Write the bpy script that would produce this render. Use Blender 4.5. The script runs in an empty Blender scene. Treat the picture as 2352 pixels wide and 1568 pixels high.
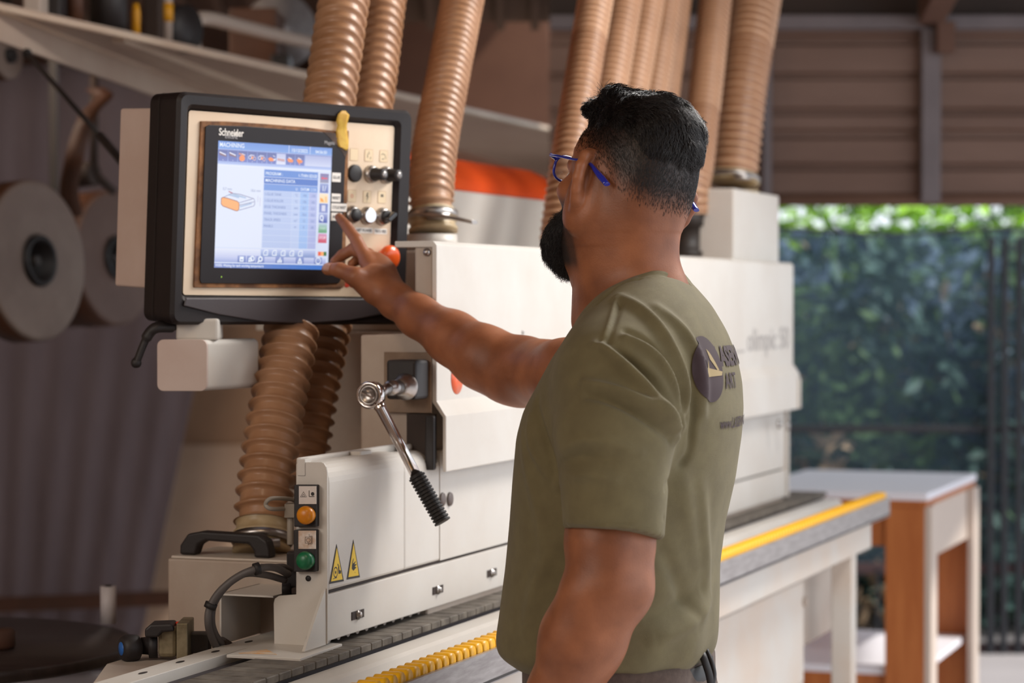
import bpy, bmesh, math, random
import numpy as np
from mathutils import Vector, Matrix
from mathutils.bvhtree import BVHTree
random.seed(7); rng = np.random.default_rng(7)
sc = bpy.context.scene
C = sc.collection
PI = math.pi

# ------------------------------------------------------------------ camera
FPX, CX, CY, CAMZ = 5550.0, 1176.0, 784.0, 1.46
PITCH = math.atan((784.0 - 690.0) / FPX)
cam_d = bpy.data.cameras.new('camera'); cam = bpy.data.objects.new('camera', cam_d); C.objects.link(cam)
cam.location = (0, 0, CAMZ); cam.rotation_euler = (PI / 2 - PITCH, 0, 0)
cam_d.sensor_width = 36.0; cam_d.lens = FPX / 2352.0 * 36.0
cam_d.clip_start = 0.05; cam_d.clip_end = 200
cam_d.dof.use_dof = True; cam_d.dof.focus_distance = 3.34; cam_d.dof.aperture_fstop = 4.4
sc.camera = cam
sc.view_settings.view_transform = 'Standard'; sc.view_settings.look = 'None'
sc.view_settings.gamma = 1.0; sc.view_settings.use_curve_mapping = False
sc.view_settings.exposure = -0.15

# ------------------------------------------------------------------ world / daylight / added area lights
w = bpy.data.worlds.new('world'); sc.world = w; w.use_nodes = True
nt = w.node_tree; bg = nt.nodes['Background']
bg.inputs[0].default_value = (0.86, 0.92, 1.0, 1); bg.inputs[1].default_value = 1.6
def sun(rot, strength, color, angle):
    d = bpy.data.lights.new('sun', 'SUN'); d.energy = strength; d.color = color; d.angle = angle
    o = bpy.data.objects.new('sun', d); C.objects.link(o); o.rotation_euler = rot
    o.location = (6, 6, 8); return o
sun((math.radians(12), math.radians(40), 0), 5.0, (1.0, 0.95, 0.86), math.radians(1.5))
def area(name, loc, target, size, power, color):
    d = bpy.data.lights.new(name, 'AREA'); d.shape = 'RECTANGLE'; d.size, d.size_y = size
    d.energy = power; d.color = color
    o = bpy.data.objects.new(name, d); C.objects.link(o); o.location = loc
    o.rotation_euler = (Vector(target) - Vector(loc)).to_track_quat('-Z', 'Y').to_euler()
    return o
area('side_opening_daylight', (3.6, 2.3, 2.1), (0.0, 3.9, 1.1), (3.0, 1.6), 30, (1.0, 0.97, 0.95))
area('added_top_light', (1.5, 4.5, 3.1), (0.2, 3.3, 1.3), (1.0, 1.0), 112, (1.0, 0.97, 0.93))  # added overhead light for the shoulder highlights; the roof itself is closed
area('added_warm_fill', (-0.5, 1.2, 3.5), (-0.4, 5.0, 1.4), (0.6, 0.6), 14, (1.0, 0.76, 0.52))  # added light without a fixture, warms the interior and hoses
area('added_rear_fill', (-1.9, 6.6, 2.75), (-0.9, 9.5, 1.7), (0.9, 0.9), 30, (1.0, 0.82, 0.66))  # added unseen light that lifts the dark back of the shed
area('added_front_fill', (-2.2, 1.2, 2.3), (-0.6, 3.9, 1.3), (1.2, 1.0), 32, (1.0, 0.91, 0.82))  # added camera-side fill for the console and machine end faces

# ------------------------------------------------------------------ materials
def s2l(c):
    return tuple(((x / 255.0) / 12.92 if x / 255.0 <= 0.04045 else ((x / 255.0 + 0.055) / 1.055) ** 2.4) for x in c)
MATS = {}
def mat(name, rgb, rough=0.5, metal=0.0, var=0.0, vscale=8.0, rgb2=None, bump=0.0, bscale=60.0, emit=0.0, alpha=1.0,
        trans=0.0, coat=0.0, sheen=0.0, sss=0.0, wave=None, stretch=None, spec=None):
    m = bpy.data.materials.new(name); m.use_nodes = True; n = m.node_tree.nodes; l = m.node_tree.links
    b = n['Principled BSDF']; c = s2l(rgb) + (1,)
    b.inputs['Base Color'].default_value = c; b.inputs['Roughness'].default_value = rough
    b.inputs['Metallic'].default_value = metal; b.inputs['Alpha'].default_value = alpha
    b.inputs['Transmission Weight'].default_value = trans; b.inputs['Coat Weight'].default_value = coat
    b.inputs['Sheen Weight'].default_value = sheen
    if spec is not None: b.inputs['Specular IOR Level'].default_value = spec
    if sss: b.inputs['Subsurface Weight'].default_value = sss; b.inputs['Subsurface Radius'].default_value = (0.012, 0.005, 0.003)
    tc = n.new('ShaderNodeTexCoord'); src = tc.outputs['Object']
    if stretch:
        mp = n.new('ShaderNodeMapping'); l.new(src, mp.inputs[0]); mp.inputs['Scale'].default_value = stretch; src = mp.outputs[0]
    if var or rgb2:
        t = n.new('ShaderNodeTexNoise'); t.inputs['Scale'].default_value = vscale; t.inputs['Detail'].default_value = 6
        t.inputs['Roughness'].default_value = 0.6
        l.new(src, t.inputs['Vector'])
        r = n.new('ShaderNodeValToRGB'); l.new(t.outputs[0], r.inputs[0])
        r.color_ramp.elements[0].position = 0.38; r.color_ramp.elements[1].position = 0.66
        c2 = (s2l(rgb2) + (1,)) if rgb2 else tuple(x * (1 - var) for x in c[:3]) + (1,)
        r.color_ramp.elements[0].color = c2; r.color_ramp.elements[1].color = c
        l.new(r.outputs[0], b.inputs['Base Color'])
    if bump:
        t2 = n.new('ShaderNodeTexNoise'); t2.inputs['Scale'].default_value = bscale; t2.inputs['Detail'].default_value = 4
        l.new(src, t2.inputs['Vector'])
        bp = n.new('ShaderNodeBump'); bp.inputs['Strength'].default_value = bump; bp.inputs['Distance'].default_value = 0.002
        l.new(t2.outputs[0], bp.inputs['Height']); l.new(bp.outputs[0], b.inputs['Normal'])
    if emit:
        b.inputs['Emission Color'].default_value = c; b.inputs['Emission Strength'].default_value = emit
    MATS[name] = m
    return m
M_white = mat('enamel_white', (202, 196, 188), 0.42, var=0.10, vscale=5, rgb2=(201, 185, 170), bump=0.06, bscale=420)
M_cover = mat('enamel_cover', (205, 200, 193), 0.40, rgb2=(197, 189, 180), vscale=3.5, bump=0.06, bscale=420)
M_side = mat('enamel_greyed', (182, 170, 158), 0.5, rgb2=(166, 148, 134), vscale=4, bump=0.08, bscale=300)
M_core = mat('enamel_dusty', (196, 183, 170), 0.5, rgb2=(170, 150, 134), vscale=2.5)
M_beige = mat('dusty_bracket', (150, 128, 108), 0.6, rgb2=(122, 98, 78), vscale=9)
M_black = mat('black_plastic', (32, 26, 26), 0.55, bump=0.15, bscale=500)
M_frame = mat('moulded_frame', (33, 25, 25), 0.46, bump=0.12, bscale=600, rgb2=(28, 21, 21), vscale=6, spec=.3)
M_lip = mat('moulded_lip', (66, 58, 60), 0.4, bump=0.12, bscale=600)
M_dark = mat('dark_steel', (48, 40, 36), 0.55, var=0.3)
M_darkbrown = mat('dark_brown', (52, 36, 27), 0.7, var=0.2)
M_plate = mat('cream_faceplate', (232, 212, 186), 0.5, rgb2=(224, 196, 166), vscale=4, bump=0.04, bscale=400)
M_plate_back = mat('pinkish_box', (196, 176, 166), 0.55, rgb2=(184, 160, 148), vscale=5)
M_gasket = mat('brown_gasket', (158, 108, 66), 0.8, rgb2=(92, 58, 34), vscale=30, bump=0.3)
M_dust = mat('dust_smear', (98, 76, 62), 0.85, rgb2=(64, 50, 44), vscale=40)
M_bezel = mat('touch_bezel', (36, 29, 31), 0.45, rgb2=(30, 24, 26), vscale=6, spec=.25)
M_tape = mat('yellow_tape', (222, 186, 70), 0.55, rgb2=(190, 144, 40), vscale=25, bump=0.3, bscale=90)
M_chrome = mat('chrome', (216, 208, 204), 0.14, metal=1.0)
M_steel = mat('brushed_steel', (184, 178, 174), 0.34, metal=1.0, var=0.2, vscale=30)
M_zinc = mat('zinc_block', (150, 138, 112), 0.5, metal=0.6, rgb2=(112, 100, 78), vscale=30)
M_alu = mat('aluminium', (176, 170, 168), 0.38, metal=0.45, rgb2=(150, 142, 140), vscale=14, stretch=(1, 8, 8))
M_label = mat('paper_label', (236, 230, 222), 0.6)
M_ink = mat('black_ink', (40, 34, 34), 0.6)
M_orange_btn = mat('orange_button', (236, 92, 28), 0.3, coat=0.3)
M_yel_btn = mat('amber_button', (216, 134, 12), 0.35, rgb2=(196, 116, 10), vscale=60)
M_grn_btn = mat('green_button', (22, 112, 70), 0.35, rgb2=(16, 92, 58), vscale=60)
M_yel = mat('yellow_plastic', (244, 180, 8), 0.4)
M_sign = mat('yellow_sign', (240, 200, 22), 0.5)
M_red = mat('red_print', (214, 60, 34), 0.5)
M_orangered = mat('orange_stripe', (226, 84, 20), 0.45, rgb2=(206, 66, 12), vscale=3)
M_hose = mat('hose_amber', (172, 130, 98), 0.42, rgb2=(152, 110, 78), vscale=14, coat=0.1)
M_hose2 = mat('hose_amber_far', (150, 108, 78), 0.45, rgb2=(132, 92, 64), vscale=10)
M_hosering = mat('hose_wire_ridge', (190, 150, 118), 0.4)
M_collar = mat('hose_collar', (190, 172, 140), 0.42, rgb2=(168, 144, 108), vscale=20)
M_rubber = mat('black_rubber', (30, 25, 24), 0.6, bump=0.2)
M_cable = mat('grey_cable', (84, 78, 76), 0.55)
M_wire = mat('pale_wire', (150, 140, 128), 0.5)
M_pad = mat('track_pad', (112, 104, 94), 0.7, rgb2=(72, 64, 56), vscale=25, bump=0.3)
M_padside = mat('track_link', (58, 52, 56), 0.6, var=0.3)
M_blue = mat('blue_cap', (36, 98, 176), 0.4)
M_reel1 = mat('pale_reel_band', (138, 124, 116), 0.6, rgb2=(118, 102, 94), vscale=4)
M_reel2 = mat('pinkish_reel_band', (108, 84, 74), 0.6, rgb2=(94, 70, 60), vscale=4)
M_reelb = mat('brown_reel_band', (86, 50, 28), 0.6, rgb2=(68, 38, 20), vscale=5)
M_core_blk = mat('reel_core', (22, 18, 20), 0.5)
M_tabletop = mat('dark_table_wood', (60, 50, 48), 0.35, rgb2=(44, 36, 34), vscale=6, stretch=(1, 7, 1))
M_roll = mat('white_film', (206, 200, 204), 0.5)
M_beam = mat('gallery_metal', (196, 176, 158), 0.45, rgb2=(184, 160, 142), vscale=3)
M_beam2 = mat('gallery_metal_top', (214, 194, 172), 0.42, rgb2=(200, 176, 154), vscale=4)
M_duct = mat('brown_duct', (118, 78, 58), 0.6, rgb2=(104, 66, 48), vscale=2)
M_wallb = mat('brown_wall', (92, 64, 50), 0.9, rgb2=(76, 52, 40), vscale=2)
M_walll = mat('plaster_wall', (186, 160, 138), 0.9, rgb2=(172, 144, 122), vscale=1.5)
M_wallshade = mat('grey_wall_shade', (108, 97, 102), 0.9, rgb2=(96, 85, 90), vscale=3, stretch=(3, 3, 0.4))
M_plank = mat('brown_plank', (74, 42, 26), 0.75, rgb2=(60, 34, 20), vscale=8)
M_shut = mat('shutter_metal', (122, 94, 80), 0.55, rgb2=(106, 78, 64), vscale=1.6, stretch=(0.6, 1, 3))
M_post = mat('grey_post', (112, 102, 104), 0.55, var=0.15)
M_rafter = mat('rafter', (104, 74, 60), 0.75, rgb2=(88, 60, 48), vscale=4)
M_roof = mat('roof_sheet', (96, 70, 56), 0.8, var=0.1)
M_floor = mat('floor_concrete', (176, 170, 172), 0.5, rgb2=(158, 152, 154), vscale=1.5)
M_orwood = mat('orange_wood', (186, 112, 58), 0.5, rgb2=(168, 94, 44), vscale=6, stretch=(6, 6, 0.6))
M_lam = mat('white_laminate', (234, 232, 240), 0.4)
M_lamedge = mat('laminate_edge', (196, 180, 168), 0.5)
M_leaf = [mat('leaf_teal', (84, 118, 112), 0.6), mat('leaf_green', (92, 128, 80), 0.6), mat('leaf_lime', (150, 200, 50), 0.5), mat('leaf_tan', (196, 170, 140), 0.6), mat('leaf_blue', (112, 138, 166), 0.5)]
M_rail = mat('maroon_rail', (62, 40, 42), 0.6)
M_fpost = mat('fence_post', (26, 28, 36), 0.6)
M_net = mat('shade_net', (62, 80, 94), 0.9, alpha=0.50)
M_glass = mat('lens_glass', (235, 240, 250), 0.02, trans=1.0)
M_gframe = mat('blue_acetate', (34, 44, 150), 0.2, coat=0.5)
M_shirt = None; M_skin = None
M_trouser = mat('trouser_cloth', (88, 72, 62), 0.9, rgb2=(76, 60, 52), vscale=120, bump=0.3, bscale=700, sheen=0.1)
M_belt = mat('black_belt', (28, 22, 22), 0.5)
M_shoe = mat('work_shoe', (44, 36, 30), 0.6)
M_print = mat('shirt_print', (60, 44, 48), 0.8)
M_printpale = mat('shirt_print_pale', (160, 140, 100), 0.8)
M_eye = mat('eye_white', (225, 220, 215), 0.2)
M_nail = mat('finger_nail', (186, 140, 122), 0.35)
M_yeld = mat('yellow_tool', (214, 150, 20), 0.5)
M_whitetube = mat('pale_tube', (176, 160, 148), 0.5)
def lum(name, rgb, e=1.0):
    m = bpy.data.materials.new(name); m.use_nodes = True; n = m.node_tree.nodes; l = m.node_tree.links
    b = n['Principled BSDF']; b.inputs['Base Color'].default_value = (0.02, 0.02, 0.02, 1); b.inputs['Roughness'].default_value = 0.35
    b.inputs['Emission Color'].default_value = s2l(rgb) + (1,); b.inputs['Emission Strength'].default_value = e
    return m

# ------------------------------------------------------------------ pixel -> place helpers
CP, SP = math.cos(PITCH), math.sin(PITCH)
def ray(px, py):
    a = (px - CX) / FPX; b = (CY - py) / FPX
    d = np.array([a, CP + b * SP, -SP + b * CP]); return d / d[1]
CO = np.array([0, 0, CAMZ])
def P(px, py, Y): return CO + ray(px, py) * Y
def hit(px, py, p0, n):
    d = ray(px, py); return CO + d * (np.dot(np.asarray(p0) - CO, n) / np.dot(d, n))

# machine frame : u along the line, w into the machine, z up
AZ = math.atan(2043.0 / FPX)
MU = np.array([math.sin(AZ), math.cos(AZ), 0]); MW = np.array([-math.cos(AZ), math.sin(AZ), 0]); MZ = np.array([0, 0, 1.0])
MO = np.array([-0.265, 3.45, 0.0])
def m2w(u, w_, z): return MO + MU * u + MW * w_ + MZ * z
def mloc(p):
    q = np.asarray(p) - MO; return np.array([q @ MU, q @ MW, q[2]])
def on_w(px, py, w_): return mloc(hit(px, py, m2w(0, w_, 0), MW))
def on_u(px, py, u): return mloc(hit(px, py, m2w(u, 0, 0), MU))
def on_z(px, py, z): return mloc(hit(px, py, (0, 0, z), MZ))

# ------------------------------------------------------------------ mesh builder
class MB:
    def __init__(s): s.v = []; s.f = []; s.m = []; s.s = []
    def add(s, vs, fs, mi=0, sm=False):
        o = len(s.v); s.v += [tuple(map(float, p)) for p in vs]
        for f in fs: s.f.append([i + o for i in f]); s.m.append(mi); s.s.append(sm)
        return s
    def hexa(s, b, t, mi=0):      # 4 bottom, 4 top
        return s.add(list(b) + list(t), [(3, 2, 1, 0), (4, 5, 6, 7), (0, 1, 5, 4), (1, 2, 6, 5), (2, 3, 7, 6), (3, 0, 4, 7)], mi)
    def box(s, o, ax, ay, az, mi=0):   # origin corner and three edge vectors
        o, ax, ay, az = map(np.asarray, (o, ax, ay, az))
        return s.hexa([o, o + ax, o + ax + ay, o + ay], [o + az, o + ax + az, o + ax + ay + az, o + ay + az], mi)
    def mbox(s, u0, u1, w0, w1, z0, z1, mi=0):
        return s.box(m2w(u0, w0, z0), MU * (u1 - u0), MW * (w1 - w0), MZ * (z1 - z0), mi)
    def wbox(s, x0, x1, y0, y1, z0, z1, mi=0):
        return s.box((x0, y0, z0), (x1 - x0, 0, 0), (0, y1 - y0, 0), (0, 0, z1 - z0), mi)
    def prism(s, poly, ext, mi=0, sm=False):
        poly = [np.asarray(p, float) for p in poly]; n = len(poly); ext = np.asarray(ext, float)
        vs = poly + [p + ext for p in poly]
        fs = [tuple(range(n - 1, -1, -1)), tuple(range(n, 2 * n))]
        s.add(vs, fs, mi)
        s.add(vs, [(i, (i + 1) % n, n + (i + 1) % n, n + i) for i in range(n)], mi, sm); return s
    def loft(s, rings, mi=0, sm=True, caps=True, closed=False):
        n = len(rings[0]); vs = [p for r in rings for p in r]; fs = []
        K = len(rings); kk = K if closed else K - 1
        for k in range(kk):
            a = k * n; b = ((k + 1) % K) * n
            for i in range(n): fs.append((a + i, a + (i + 1) % n, b + (i + 1) % n, b + i))
        s.add(vs, fs, mi, sm)
        if caps and not closed:
            s.add(rings[0], [tuple(range(n - 1, -1, -1))], mi, False); s.add(rings[-1], [tuple(range(n))], mi, False)
        return s
    def tube(s, path, r, n=16, mi=0, caps=True, sm=True, flat=1.0):
        path = [np.asarray(p, float) for p in path]; rs = r if hasattr(r, '__len__') else [r] * len(path)
        t0 = path[1] - path[0]; t0 /= np.linalg.norm(t0)
        a = np.cross(t0, (0, 0, 1.0));
        if np.linalg.norm(a) < 1e-3: a = np.cross(t0, (1.0, 0, 0))
        a /= np.linalg.norm(a); rings = []
        for i, p in enumerate(path):
            t = path[min(i + 1, len(path) - 1)] - path[max(i - 1, 0)]; t = t / max(np.linalg.norm(t), 1e-9)
            a = a - t * (a @ t); a /= np.linalg.norm(a); b = np.cross(t, a)
            rings.append([p + (a * math.cos(2 * PI * k / n) + b * math.sin(2 * PI * k / n) * flat) * rs[i] for k in range(n)])
        return s.loft(rings, mi, sm, caps)
    def cyl(s, p, q, r, n=24, mi=0, r2=None, sm=True): return s.tube([p, q], [r, r if r2 is None else r2], n, mi, sm=sm)
    def lathe(s, p, axis, prof, n=32, mi=0, sm=True, up=None):     # prof: (distance along axis, radius)
        axis = np.asarray(axis, float); axis = axis / np.linalg.norm(axis); p = np.asarray(p, float)
        a = np.cross(axis, (0, 0, 1.0)) if up is None else np.asarray(up, float)
        if np.linalg.norm(a) < 1e-3: a = np.array([1.0, 0, 0])
        a = a - axis * (a @ axis); a /= np.linalg.norm(a); b = np.cross(axis, a)
        rings = [[p + axis * h + (a * math.cos(2 * PI * k / n) + b * math.sin(2 * PI * k / n)) * r for k in range(n)] for h, r in prof]
        return s.loft(rings, mi, sm)
    def ball(s, c, r, n=16, mi=0, sc3=(1, 1, 1)):
        rings = []
        for i in range(1, n):
            th = PI * i / n
            rings.append([np.asarray(c) + np.array([math.sin(th) * math.cos(2 * PI * k / (2 * n)) * sc3[0], math.sin(th) * math.sin(2 * PI * k / (2 * n)) * sc3[1], -math.cos(th) * sc3[2]]) * r for k in range(2 * n)])
        return s.loft(rings, mi)
    def build(s, name, mats, parent=None, bev=0.0, seg=2, auto=None):
        me = bpy.data.meshes.new(name)
        V = np.array(s.v, float)
        if parent is not None:
            Mi = np.array(wm(parent).inverted()); V = V @ Mi[:3, :3].T + Mi[:3, 3]
            off = np.zeros(3)
        else:
            off = np.array([(V[:, 0].min() + V[:, 0].max()) / 2, (V[:, 1].min() + V[:, 1].max()) / 2, V[:, 2].min()]); V = V - off
        me.from_pydata(V.tolist(), [], s.f)
        for m_ in (mats if isinstance(mats, (list, tuple)) else [mats]): me.materials.append(m_)
        me.polygons.foreach_set('material_index', s.m); me.polygons.foreach_set('use_smooth', s.s)
        bm = bmesh.new(); bm.from_mesh(me)
        bmesh.ops.remove_doubles(bm, verts=bm.verts, dist=1e-6)
        bmesh.ops.recalc_face_normals(bm, faces=bm.faces); bm.to_mesh(me); bm.free()
        me.update()
        o = bpy.data.objects.new(name, me); C.objects.link(o)
        if parent is not None: o.parent = parent
        else: o.location = off
        if bev:
            b = o.modifiers.new('bevel', 'BEVEL'); b.width = bev; b.segments = seg; b.limit_method = 'ANGLE'; b.angle_limit = math.radians(40)
            b.harden_normals = False
        return o
def wm(o):
    m = o.matrix_basis.copy(); p = o.parent
    while p is not None: m = p.matrix_basis @ m; p = p.parent
    return m
def tag(o, label=None, cat=None, group=None, kind=None):
    if label: o['label'] = label
    if cat: o['category'] = cat
    if group: o['group'] = group
    if kind: o['kind'] = kind
    return o
def thing(name, label, cat, loc=(0, 0, 0), rotz=0.0, group=None):
    o = bpy.data.objects.new(name, None); C.objects.link(o); o.location = loc; o.rotation_euler = (0, 0, rotz)
    o.empty_display_size = 0.05
    return tag(o, label, cat, group)
def struct(o): o['kind'] = 'structure'; return o
def rrect(o, a, b, w_, h, r, n=5):   # rounded rectangle polygon centred at o
    o, a, b = map(np.asarray, (o, a, b)); pts = []
    for cx_, cy_, s0 in ((w_ / 2 - r, h / 2 - r, 0), (-w_ / 2 + r, h / 2 - r, 1), (-w_ / 2 + r, -h / 2 + r, 2), (w_ / 2 - r, -h / 2 + r, 3)):
        for k in range(n + 1):
            t = (s0 + k / n) * PI / 2; pts.append(o + a * (cx_ + r * math.cos(t)) + b * (cy_ + r * math.sin(t)))
    return pts
def bez(pts, n=40):      # Catmull-Rom through points
    pts = [np.asarray(p, float) for p in pts]; q = [2 * pts[0] - pts[1]] + pts + [2 * pts[-1] - pts[-2]]; out = []
    for i in range(1, len(q) - 2):
        for k in range(n):
            t = k / n; a, b, c, d = q[i - 1:i + 3]
            out.append(0.5 * ((2 * b) + (-a + c) * t + (2 * a - 5 * b + 4 * c - d) * t * t + (-a + 3 * b - 3 * c + d) * t ** 3))
    out.append(pts[-1]); return out
_tx = {}
def text2d(body, align='LEFT', bold=0.0):   # flat lettering as (verts2d at size 1, faces)
    k = (body, align, bold)
    if k in _tx: return _tx[k]
    cu = bpy.data.curves.new('t', 'FONT'); cu.body = body; cu.align_x = align; cu.size = 1.0; cu.offset = bold; cu.resolution_u = 4
    o = bpy.data.objects.new('t', cu); C.objects.link(o)
    bpy.context.view_layer.update()
    dg = bpy.context.evaluated_depsgraph_get(); me = bpy.data.meshes.new_from_object(o.evaluated_get(dg))
    vs = [(v.co.x, v.co.y) for v in me.vertices]; fs = [tuple(p.vertices) for p in me.polygons]
    bpy.data.objects.remove(o); bpy.data.curves.remove(cu); bpy.data.meshes.remove(me)
    _tx[k] = (vs, fs); return _tx[k]
def put_text(mb, body, o, a, b, size, mi=0, align='LEFT', sx=1.0, bold=0.0, lift=None):
    vs, fs = text2d(body, align, bold); o, a, b = map(np.asarray, (o, a, b))
    if lift is None: mb.add([o + a * (x * size * sx) + b * (y * size) for x, y in vs], fs, mi)
    else:
        n_ = len(vs); V = [o + a * (x * size * sx) + b * (y * size) for x, y in vs]
        mb.add(V, fs, mi)
    return mb
# ================================================================== THE SHED
mb = MB(); mb.wbox(-5.0, 7.0, -1.5, 16.0, -0.12, 0.0); struct(mb.build('floor', M_floor))
mb = MB(); mb.wbox(-4.4, -4.25, -1.4, 13.15, 0, 4.2); struct(mb.build('wall_left', M_walll))
mb = MB(); mb.wbox(-4.25, 0.30, 13.0, 13.15, 0, 3.3); struct(mb.build('wall_back', M_walll))
mb = MB(); mb.wbox(-4.4, 2.2, -1.6, -1.45, 0, 4.4); struct(mb.build('wall_front', M_walll))
# sloping roof sheet with ribs underneath
mb = MB()
def roofz(y): return 2.50 + (8.5 - y) * 0.20
prof = []
nx = 60; YR = -1.6
for i in range(nx):
    xx = -4.25 + i * (7.4 / nx)
    mb.hexa([(xx, YR, roofz(YR)), (xx + 7.4 / nx, YR, roofz(YR)), (xx + 7.4 / nx, 8.7, roofz(8.7)), (xx, 8.7, roofz(8.7))],
            [(xx, YR, roofz(YR) + .02), (xx + 7.4 / nx, YR, roofz(YR) + .02), (xx + 7.4 / nx, 8.7, roofz(8.7) + .02), (xx, 8.7, roofz(8.7) + .02)])
    mb.hexa([(xx, YR, roofz(YR) - .03), (xx + .03, YR, roofz(YR) - .03), (xx + .03, 8.7, roofz(8.7) - .03), (xx, 8.7, roofz(8.7) - .03)],
            [(xx, YR, roofz(YR)), (xx + .03, YR, roofz(YR)), (xx + .03, 8.7, roofz(8.7)), (xx, 8.7, roofz(8.7))])
struct(mb.build('ceiling', M_roof))
mb = MB(); mb.wbox(-4.25, 0.3, 8.75, 13.15, 3.3, 3.38); struct(mb.build('ceiling', M_roof))

# corrugated shutter hanging above the opening
YS = 8.2
xl = P(1262, 300, YS)[0]; xr = 4.2; zb = P(2000, 466, YS)[2]; zt = P(2000, 62, YS)[2]
mb = MB(); prof = []; z = zb + 0.02; k = 0
hs = [0.095, 0.022, 0.085, 0.03, 0.05, 0.022, 0.10, 0.02, 0.095, 0.03, 0.04, 0.02, 0.10]
while z < zt:
    h = hs[k % len(hs)]; d = 0.0 if k % 2 == 0 else 0.022
    prof += [(z, d), (min(z + h - 0.008, zt), d)]; z += h; k += 1
front = [(xl, YS + d, zz) for zz, d in prof]
vs = []; fs = []
for (zz, d) in prof: vs += [(xl, YS + d, zz), (xr, YS + d, zz), (xl, YS + d + .006, zz), (xr, YS + d + .006, zz)]
for i in range(len(prof) - 1):
    a = 4 * i; fs += [(a, a + 1, a + 5, a + 4), (a + 2, a + 6, a + 7, a + 3)]
mb.add(vs, fs)
shutter = thing('roller_shutter', 'brown corrugated metal shutter hanging above the open bright side', 'shutter', (1.9, YS, zb))
mb.build('curtain', M_shut, shutter)
mb = MB(); mb.tube([(xl, YS + .005, zb + .012), (xr, YS + .005, zb + .012)], .022, 12); mb.build('bottom_bar', M_shut, shutter)
for x0, x1 in ((2116, 2160),):
    a = P(x0, 300, YS - .05)[0]; b = P(x1, 300, YS - .05)[0]
    mb = MB(); mb.wbox(a, b, YS - .06, YS - .012, zb - .0, zt + .01); mb.build('upright', M_post, shutter, bev=.004)
a = P(1752, 300, YS - .05)[0]; mb = MB(); mb.wbox(a, a + .03, YS - .05, YS - .012, zb, zt + .01); mb.build('upright', M_post, shutter, bev=.004)
mb = MB(); mb.wbox(xl, xr, YS - .06, YS + .04, zt - .012, zt + .035); mb.build('top_rail', M_post, shutter, bev=.004)
mb = MB(); mb.wbox(xl, xr, YS - .01, YS + .06, zt + .035, roofz(YS) - .03); struct(mb.build('trim_1', M_darkbrown))
mb = MB(); a = P(2132, 60, 7.9)[0]; b = P(2192, 60, 7.9)[0]
mb.hexa([(a, 6.4, roofz(6.4) - .17), (b, 6.4, roofz(6.4) - .17), (b, 8.10, roofz(8.1) - .20), (a, 8.10, roofz(8.1) - .20)],
        [(a, 6.4, roofz(6.4) - .03), (b, 6.4, roofz(6.4) - .03), (b, 8.10, roofz(8.1) - .03), (a, 8.10, roofz(8.1) - .03)])
rf = mb.build('rafter', M_rafter, bev=.004); tag(rf, 'brown wooden rafter running under the roof sheet to the shutter', 'rafter')
mb = MB(); a2 = P(2150, 90, 8.1)[0]; mb.wbox(a2, a2 + .06, 8.07, 8.13, P(2150, 122, 8.1)[2], roofz(8.1) - .19)
mb.build('hanger_block', M_rafter, rf, bev=.003)
mb = MB(); mb.wbox(-0.2, 3.1, 8.14, 8.19, roofz(8.2) - .06, roofz(8.2) - .033)
tag(mb.build('purlin', M_rafter, bev=.003), 'brown purlin crossing under the roof above the shutter', 'purlin')

# ------------------------------------------------------------------ outside : fence, net, hedge
YF = 10.0
fence = thing('garden_fence', 'dark railing fence with shade net stretched along the bright yard', 'fence', (2.0, YF, 0))
for py, h, nm in ((1305, .045, 'rail'), (1490, .05, 'rail'), (985, .03, 'rail')):
    zc = P(2000, py, YF)[2]; mb = MB(); mb.wbox(0.6, 4.2, YF - .02, YF + .02, zc - h / 2, zc + h / 2)
    mb.build(nm, M_rail if py != 985 else M_fpost, fence, bev=.004)
for px in (1885, 2272, 2303, 2337, 2368, 2402, 2440):
    x = P(px, 900, YF)[0]; mb = MB(); mb.wbox(x - .014, x + .014, YF - .045, YF - .02, 0.0, P(px, 545 if px > 2000 else 1500, YF)[2] if px > 2000 else 0.36)
    mb.build('post', M_fpost, fence, bev=.003)
for i in range(34):
    x = 0.85 + i * .095; mb = MB(); mb.wbox(x - .007, x + .007, YF - .03, YF - .02, 0.02, 0.35); mb.build('baluster', M_fpost, fence)
mb = MB(); nx = 70; nz = 14; V = []; F = []
ztop = P(2000, 532, YF + .05)[2]
for j in range(nz + 1):
    for i in range(nx + 1):
        x = .5 + 3.8 * i / nx; t = j / nz
        V.append((x, YF + .06 + .015 * math.sin(x * 9 + t * 3) * t, .36 + (ztop - .36 + .012 * math.sin(x * 7)) * t))
for j in range(nz):
    for i in range(nx): a = j * (nx + 1) + i; F.append((a, a + 1, a + nx + 2, a + nx + 1))
mb.add(V, F, 0, True); net = mb.build('shade_net', M_net, fence)
mb = MB(); mb.tube([(x, YF + .06 + .012 * math.sin(x * 9), ztop + .012 * math.sin(x * 7)) for x in np.linspace(.5, 4.3, 60)], .009, 6); mb.build('net_hem', M_fpost, fence)
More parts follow.
